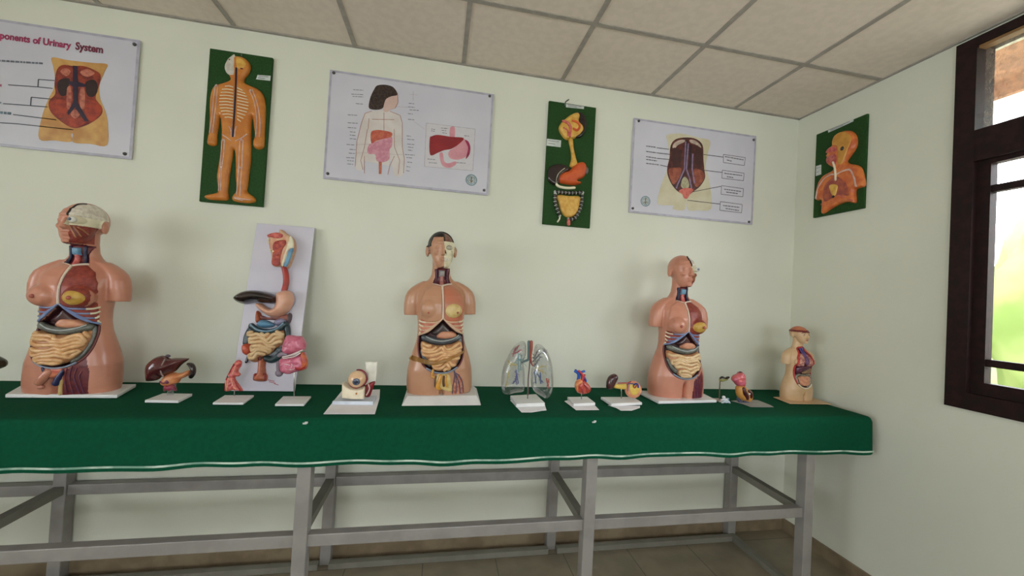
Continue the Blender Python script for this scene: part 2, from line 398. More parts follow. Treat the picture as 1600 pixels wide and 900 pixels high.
mk('baseboard_right', *box_vf((XR-.012, YF, 0), (XR, -.012, .075)), BASE_T, None, False, kind='structure')
# windows: dark timber frame, patterned transom pane above casements with glazing bars
def window(n, axis, at, s, a, b, z0, z1, first):
    """s = outward direction sign; the frame sits in the opening a little behind the plaster"""
    def bx(p0, p1, q0, q1, c, d):   # p: depth outward from the wall face, q: along, c..d: height
        u0, u1 = sorted((at+s*p0, at+s*p1))
        return box_vf((u0, q0, c), (u1, q1, d)) if axis == 'x' else box_vf((q0, u0, c), (q1, u1, d))
    zt0, zt1 = z1-.585, z1-.44
    fr = mk('window_%d' % n, *join(bx(-.012, .10, a, a+.075, z0, z1), bx(-.012, .10, b-.075, b, z0, z1), bx(-.012, .10, a+.075, b-.075, z0, z0+.075), bx(-.012, .10, a+.075, b-.075, z1-.04, z1), bx(-.010, .10, a+.075, b-.075, zt0, zt1)), WOOD, None, False, kind='structure')
    L = b-a-.15; k = max(1, round(L/.6)); st = L/k
    for i in range(k):
        q0 = a+.075+i*st; q1 = q0+st; c0, c1 = z0+.075, zt0; sw = .045
        vfs = [bx(.015, .055, q0, q0+sw, c0, c1), bx(.015, .055, q1-sw, q1, c0, c1), bx(.015, .055, q0+sw, q1-sw, c0, c0+.055), bx(.015, .055, q0+sw, q1-sw, c1-.02, c1)]
        for f in (1/3, 2/3): m_ = q0+sw+(st-2*sw)*f; vfs.append(bx(.025, .05, m_-.014, m_+.014, c0+.055, c1-.02))
        for zz in (c1-.135, c0+.145): vfs.append(bx(.022, .052, q0+sw, q1-sw, zz-.016, zz+.016))
        cs = mk('casement', *join(*vfs), WOOD, fr, False, kind='structure')
        mk('glass_pane', *bx(.034, .038, q0+sw-.005, q1-sw+.005, c0+.05, c1-.015), GLASS, cs, False, kind='structure')
    mk('transom_pane', *bx(.04, .045, a+.07, b-.07, zt1-.005, z1-.035), GLASSP, fr, False, kind='structure')
    rb = join(bx(.0, .04, a+.075, a+.088, zt1, z1-.04), bx(.0, .04, a+.088, b-.075, z1-.053, z1-.04))
    mk('glazing_bead', *rb, mat('bead_wood', (150, 112, 70), .5), fr, False, kind='structure')
i = 1
for W_ in WIN_R: window(i, 'x', XR, 1, *W_, i == 1); i += 1
for W_ in WIN_F: window(i, 'y', YF, -1, *W_, False); i += 1
for W_ in WIN_L: window(i, 'x', XL, -1, *W_, False); i += 1
# outside: a boarded roof overhang above the window
mk('trim_1', *join(box_vf((XR+.2, YF-.5, 3.02), (XR+1.05, .6, 3.06)), box_vf((XR+1.05, YF-.5, 2.93), (XR+1.09, .6, 3.12))), mat('eave_boards', (150, 104, 74), .7, (128, 86, 60), 6), None, False, kind='structure')
# outside: lawn and a clipped bank of shrubs seen through the glass
mk('ground_lawn', *box_vf((XR+.2, -30, -.25), (30, 25, -.12)), LAWN, None, False, kind='structure')
mk('ground_bounce_strip', *box_vf((XR+.2, -30, -.2), (XR+6, 25, -.11)), BOUNCE, None, False, kind='structure')  # unseen strip, added to bounce neutral daylight up through the window
def shrub(c, r, seed, label):
    V, F = sphere_vf(c, r, 36, 22); V = np.array(V); C = np.array(c)
    for i, v in enumerate(V):
        n_ = noise.noise(Vector(v*.9)+Vector((seed, 0, 0)))+.5*noise.noise(Vector(v*2.5)); V[i] = C+(v-C)*(1+.16*n_)
    V[:, 2] = np.maximum(V[:, 2], -.13)
    return mk('garden_shrub', V, F, HEDGE, None, True, label, 'shrub', 'sunlit shrubs beyond the window')
for k, (x, y, r, h) in enumerate([(12, 11.5, 1.9, 4.1), (11.2, 6.7, 1.9, 3.9), (11.5, 1.9, 1.9, 4.3), (11.2, -2.9, 1.9, 3.8), (11, -7.7, 1.9, 4.0)]):
    shrub((x, y, h*.4), (1.7, 2.02, h*.6), k*3.7, 'bright green sunlit shrub in the garden outside the window')
# ------------------------------------------------------------------ the long table
tb = thing('lab_table', 'long grey steel-framed table under the green cloth along the back wall', 'table', (-.6, -.28, 0))
YB0, YB1 = -.052, -.012       # rear leg depth range
YF0, YF1 = -.565, -.51        # front leg depth range
mk('tabletop', *box_vf((-3.8, -.575, .915), (2.30, -.004, .941)), mat('plywood_top', (150, 122, 86), .6, (132, 104, 70), 8), tb, False)
LX = [-2.98, -1.715, -.505, .7445, 1.9618]
for j, x in enumerate(LX):
    xl = x-.012
    bevel(mk('leg', *box_vf((xl-.027, YB0-.012, 0), (xl+.027, YB1, .915)), METALD if j < 1 else METAL, tb, False), .003)
    bevel(mk('leg', *box_vf((xl-.012, YF0, 0), (xl+.042, YF1, .915)), METAL, tb, False), .003)
    mk('side_rail', *box_vf((xl-.02, YF1, .42), (xl+.02, YB0-.012, .458)), METALD, tb, False)
for j in range(len(LX)-1):
    a, b = LX[j]+.017, LX[j+1]-.041
    bevel(mk('front_rail', *box_vf((LX[j]+.029, YF0+.012, .408), (LX[j+1]-.023, YF1-.002, .458)), METAL, tb, False), .003)
    bevel(mk('rear_rail', *box_vf((a-.002, YB0-.004, .412), (b+.002, YB1, .462)), METAL, tb, False), .003)
    mk('floor_rail', *box_vf((a-.002, -.10, .0), (b+.002, -.066, .03)), METALD, tb, False)
mk('floor_rail', *box_vf((LX[-1]-.04, YF1, 0), (LX[-1]+.0, -.066, .03)), METALD, tb, False)
# cloth: a top sheet that folds over the front and right edges
def cloth():
    xs = np.concatenate([np.linspace(-3.86, 2.27, 180), np.linspace(2.29, 2.335, 6)]); cols = []
    prof = [(-.0015, .9435), (-.15, .9445), (-.35, .9445), (-.5, .9448), (-.566, .9445), (-.580, .941), (-.587, .931)]+[(-.589, z) for z in np.linspace(.915, .752, 13)]
    V = []; F = []; n = len(prof)
    for i, x in enumerate(xs):
        hem = .005*math.sin(x*3.1+1)+.0032*math.sin(x*9.3)+.0025*math.sin(x*23)
        for j, (y, z) in enumerate(prof):
            t = max(0, (.93-z)/.18); yy = y-t*(.006*math.sin(x*5.3+.7)+.005*math.sin(x*13+2)+.002*math.sin(x*31)); zz = z-t*hem
            if j < 5: zz += .0012*max(0, noise.noise(Vector((x*3, y*6, 0))))
            if x > 2.3: e = (x-2.3)/.035; zz -= (.012*e*e) if j < 7 else 0; yy += .012*e*e*(1 if j > 4 else 0)
            V.append((x, yy, zz))
    m = len(xs)
    for i in range(m-1):
        for j in range(n-1): F.append((i*n+j, i*n+j+1, (i+1)*n+j+1, (i+1)*n+j))
    # right end drape
    base = (m-1)*n; prev = [base+j for j in range(5)]
    for z in np.linspace(.915, .752, 10):
        cur = []
        for j in range(5):
            x0, y0, _ = V[base+j]; V.append((x0+.004+.004*math.sin(y0*20)*(.93-z)/.18, y0, z-.004)); cur.append(len(V)-1)
        for j in range(4): F.append((prev[j], prev[j+1], cur[j+1], cur[j]))
        prev = cur
    return V, F
V, F = cloth()
F = [f[::-1] for f in F]
tc = mk('tablecloth', V, F, CLOTH, None, True, 'dark green baize cloth with a pale hem stripe covering the long table', 'tablecloth')
xs = np.linspace(-3.86, 2.322, 190); V = []; F = []
for i, x in enumerate(xs):
    hem = .005*math.sin(x*3.1+1)+.0032*math.sin(x*9.3)+.0025*math.sin(x*23)
    for z in (.7745, .7665):
        t = (.93-z)/.18; V.append((x, -.5915-t*(.006*math.sin(x*5.3+.7)+.005*math.sin(x*13+2)+.002*math.sin(x*31))-.0022, z-t*hem))
for i in range(len(xs)-1): F.append((2*i, 2*i+1, 2*i+3, 2*i+2))
mk('hem_stripe', V, F, RIBBON, tc)
for px, py, lb in ((477, 661, 'tiny white paper scrap on the cloth front below the pink organ model'), (928, 659, 'tiny white paper scrap on the cloth front below the heart model')):
    wp = wall_plane(-.593); u, v = wp.hit(px, py)
    mk('paper_scrap', *join(box_vf((u-.009, -.5965, v-.004), (u+.006, -.5925, v+.002)), box_vf((u-.001, -.597, v-.001), (u+.010, -.593, v+.006))), TAG, None, False, lb, 'paper')
# ------------------------------------------------------------------ boards on the walls
WP = wall_plane(-.002)
SP = Plane((XR, 0, 0), (0, -1, 0), (0, 0, 1))
def board(name, pl, u0, u1, v0, v1, th, m, label, cat, bev=.003):
    c = pl.pt((u0+u1)/2, v0, 0); t = thing(name, label, cat, tuple(c))
    cs = [pl.pt(u, v, h) for h in (0, th) for v in (v0, v1) for u in (u0, u1)]
    F = [(0, 1, 3, 2), (4, 6, 7, 5), (0, 4, 5, 1), (2, 3, 7, 6), (0, 2, 6, 4), (1, 5, 7, 3)]
    if np.dot(np.cross(cs[1]-cs[0], cs[2]-cs[0]), pl.n) < 0: F = [f[::-1] for f in F]
    F = [f[::-1] for f in F]
    return t, bevel(mk('board', cs, F, m, t, False), bev)
def flats(name, pl, polys, h, m, parent, smooth=True):
    for p in polys: o = mk(name, *flat_vf(pl, pl.uv(p), h, smooth), m, parent, False)
    return o
def lines(name, pl, segs, wd, h, m, parent):
    return mk(name, *join(*[line_vf(pl, pl.uv(s), wd, h) for s in segs]), m, parent, False)
def pmat(n, c, c2=None, sc=60): return mat('print_'+n, c, .35, c2 or tuple(int(x*.85) for x in c), sc)
def screws(pl, pts, th, parent):
    for p in pts:
        u, v = pl.hit(*p)
        mk('screw', *tube_vf([pl.pt(u, v, th-.002), pl.pt(u, v, th+.003)], .0085, 12, 1), SCREW, parent)
def poster(name, u0, u1, v0, v1, label):
    t, b = board(name, WP, u0, u1, v0, v1, .008, PANEL, label, 'poster')
    e = .012; vf = []
    for a0, a1, b0, b1 in ((u0, u1, v0, v0+e), (u0, u1, v1-e, v1), (u0, u0+e, v0+e, v1-e), (u1-e, u1, v0+e, v1-e)):
        vf.append(([tuple(WP.pt(*q, .0089)) for q in ((a0, b0), (a1, b0), (a1, b1), (a0, b1))], [(0, 1, 2, 3)]))
    mk('edge_strip', *join(*vf), ACRYL, t, False)
    return t
H0 = .0092
def text(name, s, pl, right_uv, width, m, parent, h, bold=.0):
    cu = bpy.data.curves.new(name, 'FONT'); cu.body = s; cu.size = 1; cu.offset = bold; cu.resolution_u = 3
    o = bpy.data.objects.new(name, cu); COL.objects.link(o); bpy.context.view_layer.update()
    me = bpy.data.meshes.new_from_object(o); bpy.data.objects.remove(o)
    P = np.array([v.co[:] for v in me.vertices]); F = [tuple(p.vertices) for p in me.polygons]
    sc = width/(P[:, 0].max()-P[:, 0].min()); U = (P[:, 0]-P[:, 0].max())*sc+right_uv[0]; Vv = P[:, 1]*sc*1.25+right_uv[1]
    return mk(name, [tuple(pl.pt(u, v, h)) for u, v in zip(U, Vv)], F, m, parent, False)
def greek(pl, rows, c, h, m, name, parent, wd=.004, gap=.0):
    """rows of unreadable small print as broken dashes"""
    vf = []; rnd = random.Random(3)
    for x0, y0, x1, y1 in rows:
        (p0, p1) = c([(x0, y0), (x1, y1)]); a = np.array(pl.hit(*p0)); b = np.array(pl.hit(*p1)); L = np.linalg.norm(b-a); t = 0
        while t < L-.002:
            l = min(L-t, rnd.uniform(.008, .022)); q0 = a+(b-a)*t/L; q1 = a+(b-a)*(t+l)/L; vf.append(line_vf(pl, [q0, q1], wd, h)); t += l+.003
    return mk(name, *join(*vf), m, parent, False, kind='stuff')
def seal(pl, uv, parent):
    vf = join(disc_vf(pl, uv, .034, H0)); s = mk('printed_seal', *vf, pmat('seal', (190, 196, 196), (150, 160, 162), 90), parent, False)
    mk('seal_ring', *join(disc_vf(pl, uv, .034, H0+.0003, 28, .028), disc_vf(pl, uv, .022, H0+.0003, 28, .019)), pmat('sealring', (120, 146, 156)), s, False)
    u, v = uv
    mk('seal_emblem', *join(flat_vf(pl, [(u-.003, v-.017), (u+.003, v-.017), (u+.003, v+.012), (u-.003, v+.012)], H0+.0004), flat_vf(pl, [(u-.014, v-.002), (u, v-.014), (u+.014, v-.002), (u+.008, v-.002), (u, v-.009), (u-.008, v-.002)], H0+.0004), disc_vf(pl, (u, v+.014), .005, H0+.0004, 12)), pmat('emblem', (92, 96, 84), (150, 110, 70), 200), s, False)
# --- poster 1 (cut by the left edge of the frame)
t = poster('anatomy_poster', -2.48, -1.568, 1.49+.578, 1.49+1.188, 'white poster with magenta title Components of Urinary System at the far left')
c = lambda p: crop(0, 20, 3.75, p)
body = c([(315, 268), (400, 282), (480, 292), (560, 300), (637, 308), (622, 350), (592, 430), (597, 510), (625, 580), (641, 660), (635, 780), (540, 772), (440, 764), (438, 720), (432, 710), (426, 720), (425, 760), (330, 752), (240, 743), (255, 620), (290, 520), (325, 450), (332, 380), (322, 320)])
fg = flats('printed_torso', WP, [body], H0, pmat('tan', (206, 160, 92), (186, 132, 70), 12), t)
flats('printed_cavity', WP, [c([(345, 340), (380, 312), (440, 318), (500, 318), (570, 345), (600, 375), (590, 430), (570, 500), (585, 530), (608, 560), (605, 600), (560, 640), (500, 670), (440, 680), (380, 650), (320, 600), (298, 560), (300, 520), (335, 480), (330, 420)])], H0+.0004, pmat('cavity', (150, 58, 34), (110, 32, 26), 30), fg)
flats('printed_kidney', WP, [c([(360, 400), (418, 392), (412, 440), (400, 485), (370, 492), (348, 450)]), c([(515, 410), (560, 398), (582, 430), (578, 475), (550, 500), (520, 485), (512, 440)])], H0+.0008, pmat('kidney', (44, 20, 20)), fg)
flats('printed_vessels', WP, [c([(438, 316), (464, 318), (468, 410), (512, 425), (512, 440), (468, 440), (468, 535), (530, 640), (508, 642), (450, 560), (412, 606), (405, 590), (440, 530), (438, 440), (410, 420), (412, 405), (438, 410)])], H0+.0010, pmat('vessel', (40, 22, 50)), fg, False)
flats('printed_pink_patch', WP, [c([(404, 450), (428, 448), (426, 560), (404, 560)]), c([(480, 455), (506, 452), (506, 560), (480, 555)]), c([(425, 600), (450, 572), (478, 600), (452, 625)]), c([(365, 350), (395, 330), (425, 350), (400, 378)]), c([(480, 355), (520, 335), (565, 360), (520, 382)])], H0+.0009, pmat('pinkt', (196, 120, 96), (160, 80, 64), 50), fg)
flats('printed_lobe', WP, [c([(300, 540), (340, 515), (395, 520), (410, 570), (370, 620), (320, 600)]), c([(515, 540), (560, 520), (605, 560), (590, 610), (540, 640), (510, 590)]), c([(385, 640), (450, 620), (520, 640), (450, 676)])], H0+.0007, pmat('lobe', (172, 64, 34), (140, 44, 30), 40), fg)
lines('leader_line', WP, [c(s) for s in ([(60, 428), (235, 440), (320, 449)], [(233, 440), (236, 396), (330, 403)], [(30, 537), (190, 549), (290, 557)], [(190, 549), (194, 500), (335, 513)], [(88, 601), (340, 632)], [(0, 648), (110, 655), (440, 690)])], .0042, H0, pmat('ink', (70, 74, 84)), t)
greek(WP, [(0, 286, 262, 303), (-200, 276, -10, 286), (-200, 520, 20, 532)], c, H0, pmat('ink2', (120, 124, 136)), 'small_print', t, .009)
greek(WP, [(-190, 410, 22, 432)], c, H0, pmat('pinkink', (178, 96, 122)), 'pink_print', t, .012)
greek(WP, [(-190, 570, 78, 595)], c, H0, pmat('tealink', (96, 116, 128)), 'teal_print', t, .012)
r = WP.hit(*c([(612, 243)])[0]); l = WP.hit(*c([(0, 192)])[0])
text('poster_title', 'Components of Urinary', WP, (WP.hit(*c([(425, 228)])[0])[0], r[1]), (WP.hit(*c([(425, 228)])[0])[0]-l[0])*1.24, pmat('title', (170, 46, 92)), t, H0+.0002, .035)
text('poster_title', 'System', WP, (r[0], r[1]), r[0]-WP.hit(*c([(450, 228)])[0])[0], pmat('title2', (120, 36, 62)), t, H0+.0002, .035)
screws(WP, c([(797, 192), (740, 830)]), .008, t)
# --- poster 2
t = poster('anatomy_poster', -.664, .248, 1.49+.5805, 1.49+1.185, 'white poster of a dark-haired figure with pink digestive organs and a red liver inset')
c = lambda p: crop(500, 100, 4.286, p)
fg = flats('printed_figure', WP, [c([(300, 335), (350, 320), (425, 312), (432, 300), (470, 318), (535, 350), (550, 400), (556, 560), (568, 640), (560, 735), (530, 755), (500, 745), (470, 640), (450, 745), (410, 748), (300, 735), (300, 620), (290, 700), (265, 715), (240, 690), (246, 560), (275, 440), (290, 360)])], H0, pmat('paleskin', (214, 206, 200), (206, 196, 190), 10), t)
flats('printed_face', WP, [c([(430, 240), (470, 225), (515, 200), (523, 235), (518, 275), (505, 300), (470, 312), (455, 325), (428, 322), (425, 290)])], H0+.0003, pmat('face', (208, 180, 168), (200, 168, 156), 10), fg)
flats('printed_hair', WP, [c([(385, 150), (440, 145), (490, 160), (517, 195), (515, 215), (480, 222), (445, 240), (432, 270), (420, 302), (375, 312), (330, 300), (335, 245), (347, 210), (362, 180)])], H0+.0005, pmat('hair', (42, 30, 28), (70, 54, 46), 90), fg)
lines('printed_outline', WP, [c(s) for s in ([(350, 320), (305, 335), (280, 400), (250, 520), (238, 690)], [(320, 440), (300, 560), (275, 650), (290, 712)], [(470, 322), (538, 350), (552, 400), (552, 560), (566, 640), (560, 735)], [(498, 440), (500, 560), (535, 650), (525, 740)], [(300, 620), (300, 735)], [(500, 620), (470, 680), (455, 745)], [(430, 330), (430, 450)], [(330, 370), (325, 440)], [(520, 200), (524, 262), (505, 300)], [(350, 375), (500, 378)])], .0028, H0+.0006, pmat('redline', (178, 120, 104)), fg)
flats('printed_liver', WP, [c([(343, 465), (370, 448), (410, 448), (480, 463), (478, 492), (430, 505), (380, 520), (346, 534)])], H0+.0007, pmat('liverp', (186, 84, 68), (196, 106, 80), 60), fg)
flats('printed_intestines', WP, [c([(390, 520), (470, 492), (486, 505), (482, 555), (466, 580), (466, 640), (420, 662), (380, 650), (370, 610), (322, 602), (330, 545)])], H0+.0006, pmat('pinkgut', (208, 150, 162), (196, 128, 146), 60), fg)
flats('printed_bladder', WP, [c([(395, 658), (416, 658), (412, 740), (396, 740)])], H0+.0006, pmat('redb', (196, 110, 84)), fg, False)
ins = flats('printed_inset', WP, [c([(712, 400), (1038, 440), (1022, 718), (700, 690)])], H0, pmat('inset', (206, 202, 206), (203, 199, 203)), t, False)
lines('inset_frame', WP, [c([(712, 400), (1038, 440), (1022, 718), (700, 690), (712, 400)])], .002, H0+.0003, pmat('thin', (168, 162, 170)), ins)
flats('inset_stomach', WP, [c([(862, 590), (905, 560), (960, 508), (985, 530), (990, 580), (975, 625), (920, 645), (868, 632)]), c([(872, 430), (902, 430), (900, 500), (870, 496)]), c([(800, 605), (822, 600), (832, 655), (860, 668), (905, 655), (912, 672), (880, 696), (840, 696), (812, 670)])], H0+.0004, pmat('stomp', (212, 150, 158), (204, 136, 148), 20), ins)
flats('inset_liver', WP, [c([(735, 505), (750, 488), (790, 479), (880, 492), (962, 500), (930, 540), (880, 572), (830, 582), (790, 598), (738, 612)])], H0+.0006, pmat('liver2', (152, 40, 42), (136, 32, 38), 16), ins)
flats('inset_spleen', WP, [c([(970, 515), (992, 522), (1006, 560), (1000, 610), (975, 640), (985, 600), (990, 560)])], H0+.0006, pmat('spleenp', (158, 44, 82)), ins)
greek(WP, [(x0, y, x1, y+4) for x0, y, x1 in [(225, 178, 292), (212, 207, 292), (220, 222, 292), (242, 270, 292), (188, 345, 255), (188, 398, 255), (188, 430, 245), (202, 458, 240), (202, 480, 240), (202, 504, 245), (180, 543, 238), (200, 575, 240), (195, 600, 235), (178, 630, 232), (185, 650, 228), (185, 672, 225), (595, 268, 632), (590, 292, 635), (600, 312, 662), (590, 337, 622), (590, 375, 632), (580, 485, 610), (585, 508, 632), (585, 540, 632), (590, 560, 625), (590, 580, 620), (570, 610, 636), (580, 630, 620), (585, 660, 622), (580, 690, 605), (578, 717, 600), (745, 440, 770), (745, 452, 768), (810, 433, 858), (815, 448, 845), (820, 465, 850), (965, 484, 1000), (720, 640, 770), (730, 664, 785), (915, 664, 975), (910, 580, 955)]], c, H0+.0002, pmat('ink3', (112, 116, 124)), 'small_print', t, .0035)
lines('leader_line', WP, [c(s) for s in ([(600, 210), (655, 212)], [(625, 190), (625, 250)], [(440, 285), (590, 295)], [(330, 600), (560, 612)], [(240, 545), (350, 540)], [(240, 600), (340, 598)], [(630, 390), (700, 440)])], .0015, H0+.0001, pmat('thin2', (176, 164, 168)), t)
seal(WP, WP.hit(*c([(1013, 780)])[0]), t)
screws(WP, c([(95, 65), (1135, 220), (55, 737), (1098, 848)]), .008, t)
# --- poster 3
t = poster('anatomy_poster', 1.148, 2.048, 1.49+.565, 1.49+1.17, 'white poster of a headless trunk with dark kidneys and four boxed captions near the corner')
c = lambda p: crop(970, 175, 5, p)
fg = flats('printed_torso', WP, [c([(352, 185), (440, 172), (520, 182), (600, 205), (690, 230), (672, 330), (656, 430), (680, 520), (698, 640), (696, 760), (600, 772), (520, 768), (500, 700), (490, 768), (400, 760), (400, 732), (285, 722), (296, 620), (325, 530), (356, 450), (370, 340), (362, 250)])], H0, pmat('beige', (206, 198, 172), (196, 186, 152), 9), t)
flats('printed_cavity', WP, [c([(382, 270), (420, 218), (500, 203), (580, 215), (632, 265), (638, 370), (645, 450), (650, 520), (610, 585), (560, 625), (520, 655), (490, 650), (440, 625), (395, 575), (362, 505), (356, 440), (374, 360)])], H0+.0004, pmat('cavd', (92, 36, 26), (60, 20, 20), 30), fg)
flats('printed_upper_lining', WP, [c([(400, 260), (440, 228), (490, 222), (488, 240), (440, 262), (405, 300)]), c([(530, 222), (575, 228), (612, 260), (618, 285), (585, 262), (540, 245)])], H0+.0006, pmat('lining', (198, 176, 158)), fg)
flats('printed_lobe', WP, [c([(366, 455), (400, 440), (465, 445), (452, 510), (405, 570), (375, 510)]), c([(560, 455), (600, 450), (642, 480), (635, 540), (585, 590), (558, 540)])], H0+.0006, pmat('lobe2', (156, 84, 58), (128, 58, 40), 40), fg)
flats('printed_kidney', WP, [c([(392, 300), (430, 285), (462, 320), (462, 400), (440, 435), (400, 420)]), c([(580, 290), (615, 280), (632, 340), (625, 420), (590, 430), (572, 360)])], H0+.0008, pmat('kid3', (66, 26, 24)), fg)
flats('printed_bladder', WP, [c([(490, 510), (512, 525), (528, 570), (515, 600), (478, 600), (462, 575), (472, 530)])], H0+.0008, pmat('blad', (176, 168, 132)), fg)
flats('printed_pelvis', WP, [c([(445, 622), (480, 600), (530, 598), (560, 612), (530, 650), (510, 680), (485, 675), (475, 650)])], H0+.0009, pmat('pelv', (206, 110, 92), (190, 84, 76), 60), fg)
lines('printed_vessels', WP, [c(s) for s in ([(500, 235), (494, 350), (490, 450), (450, 540), (425, 600)], [(520, 250), (512, 350), (505, 450), (530, 520), (545, 600)], [(555, 330), (550, 450), (568, 560)])], .010, H0+.0009, pmat('lavv', (140, 118, 150)), fg)
lines('printed_dark_vessels', WP, [c(s) for s in ([(509, 225), (502, 440)], [(462, 300), (450, 420)], [(540, 260), (530, 440)], [(490, 470), (440, 590)])], .012, H0+.0007, pmat('darkv', (40, 18, 26)), fg)
lines('leader_line', WP, [c(s) for s in ([(275, 283), (370, 296)], [(275, 323), (378, 336)], [(275, 365), (378, 376)], [(300, 418), (362, 432)], [(638, 336), (790, 356)], [(630, 457), (786, 476)], [(550, 628), (680, 602), (775, 584)], [(512, 692), (768, 722)])], .004, H0+.001, pmat('ink4', (62, 58, 64)), t)
bx4 = [[(793, 335), (965, 360), (957, 422), (793, 398)], [(785, 458), (955, 482), (950, 540), (781, 520)], [(779, 578), (950, 602), (945, 665), (775, 645)], [(770, 702), (940, 725), (935, 790), (765, 770)]]
lines('caption_box', WP, [c(b+[b[0]]) for b in bx4], .0035, H0+.0002, pmat('ink5', (104, 100, 108)), t)
greek(WP, [(192, 270, 270, 280), (192, 312, 270, 322), (192, 352, 270, 364), (192, 374, 276, 386), (192, 405, 290, 416), (805, 352, 950, 378), (820, 378, 860, 388), (800, 482, 940, 500), (820, 508, 870, 516), (800, 606, 930, 624), (815, 628, 905, 640), (790, 732, 920, 748), (810, 756, 915, 772)], c, H0+.0003, pmat('ink6', (84, 82, 90)), 'small_print', t, .0055)
seal(WP, WP.hit(*c([(187, 700)])[0]), t)
screws(WP, c([(135, 75), (1030, 222), (88, 755), (993, 860)]), .008, t)
# --- relief boards
def tagp(pl, th, poly, parent, seed=0):
    uv = pl.uv(poly); tg = mk('paper_label', *flat_vf(pl, uv, th+.0015), TAG, parent, False)
    a, b = (uv[0]*.75+uv[3]*.25), (uv[1]*.75+uv[2]*.25); a2, b2 = (uv[0]*.35+uv[3]*.65), (uv[1]*.35+uv[2]*.65)
    mk('small_print', *join(line_vf(pl, [a+(b-a)*.1, a+(b-a)*.85], .003, th+.002), line_vf(pl, [a2+(b2-a2)*.1, a2+(b2-a2)*.6], .003, th+.002)), pmat('ink7', (120, 122, 126)), tg, False)
t, b = board('relief_board', WP, -1.2505, -.950, 1.49+.395, 1.49+1.1985, .016, GREENB, 'green board with an orange relief figure showing white bones and a dark spine', 'wall model')
c = lambda p: crop(300, 60, 3.214, p)
PB = Plane((0, -.016, 0), (1, 0, 0), (0, 0, 1))
out = [(225, 92), (262, 100), (290, 125), (297, 155), (285, 185), (268, 205), (266, 225), (290, 238), (335, 258), (362, 290), (372, 340), (372, 400), (368, 470), (366, 530), (360, 552), (335, 560), (312, 545), (310, 520), (318, 490), (312, 440), (306, 395), (301, 440), (300, 500), (300, 560), (298, 620), (290, 680), (284, 740), (282, 772), (316, 800), (322, 820), (290, 829), (240, 825), (208, 815), (205, 795), (225, 765), (222, 700), (222, 640), (219, 580), (212, 558), (206, 600), (198, 650), (190, 710), (184, 770), (184, 812), (140, 815), (90, 811), (66, 800), (75, 787), (120, 778), (134, 765), (128, 700), (136, 640), (146, 570), (150, 520), (152, 470), (148, 420), (143, 395), (138, 440), (130, 490), (130, 520), (125, 538), (100, 542), (80, 530), (82, 500), (88, 470), (92, 400), (92, 330), (100, 270), (120, 240), (165, 225), (195, 212), (190, 190), (170, 150), (182, 120), (200, 100)]
fg = relief('figure', PB, PB.uv(c(out)), .020, .022, ORANGE, t, res=.0028, tex=lumps(.001, 30))
relief('skull', PB, PB.uv(c([(224, 95), (205, 99), (185, 118), (172, 150), (182, 182), (205, 194), (224, 190)])), .006, .01, mat('grey_white_relief', (206, 200, 186), .4, (190, 182, 168), 50), fg, base=.015, res=.0025)
relief('brain', PB, PB.uv(c([(230, 108), (255, 108), (278, 128), (280, 150), (262, 165), (235, 160)])), .005, .01, YELR, fg, base=.017, res=.0025, tex=labyrinth(.002, .02, 2))
mk('eye', *join(sphere_vf(PB.pt(*PB.hit(*c([(198, 117)])[0]), .020), .004, 10, 8), sphere_vf(PB.pt(*PB.hit(*c([(258, 162)])[0]), .02), (.008, .004, .004), 10, 8)), mat('dark_red_detail', (120, 40, 36), .4), fg)
mk('spine', *ptube(PB, PB.uv(c([(232, 160), (230, 240), (226, 320), (220, 420), (214, 500)])), .0042, .021), NAVY, fg)
bn = []
for k in range(11):
    y = 250+k*15.5; xl = [178, 163, 157, 152, 150, 149, 150, 153, 158, 165, 176][k]; bn.append(ptube(PB, PB.uv(c([(216, y+4), ((xl+214)/2, y-1), (xl, y)])), .0028, .020, 3, 6))
    y = 262+k*15.5; xr = [262, 275, 283, 289, 292, 292, 289, 284, 276, 266, 254][k]; bn.append(ptube(PB, PB.uv(c([(238, y-4), ((xr+238)/2, y+2), (xr, y+8)])), .0028, .020, 3, 6))
mk('rib_cage', *join(*bn), BONEP if 0 else CREAM, fg)
bn = []
for pts in ([(128, 246), (120, 300), (112, 390), (99, 480)], [(140, 250), (134, 320), (124, 400), (113, 480)], [(298, 272), (322, 330), (334, 420), (328, 500)], [(312, 268), (335, 330), (350, 420), (347, 500)], [(160, 520), (156, 600), (152, 655), (144, 768)], [(174, 520), (168, 600), (160, 655), (154, 768)], [(250, 520), (246, 600), (244, 655), (234, 790)], [(266, 520), (262, 600), (258, 680), (250, 795)], [(162, 490), (185, 505), (206, 522)], [(284, 488), (262, 505), (228, 522)], [(215, 440), (216, 470), (213, 500)], [(222, 800), (260, 810), (300, 815)], [(225, 808), (262, 818)], [(196, 450), (206, 470), (208, 500)], [(232, 450), (226, 470), (224, 500)]):
    bn.append(ptube(PB, PB.uv(c(pts)), .0032, .019, 3, 6))
for p in ((134, 246), (304, 270), (168, 516), (258, 516), (157, 655), (250, 655)): bn.append(sphere_vf(PB.pt(*PB.hit(*c([p])[0]), .018), .0065, 10, 8))
mk('limb_bones', *join(*bn), BONEP, fg)
tagp(WP, .016, c([(337, 192), (402, 197), (400, 222), (329, 214)]), t)
mk('hook', *tube_vf([PB.pt(*PB.hit(*c([(252, 92)])[0]), .001), PB.pt(*PB.hit(*c([(252, 84)])[0]), .006)], .003, 8, 1), SCREW, t)
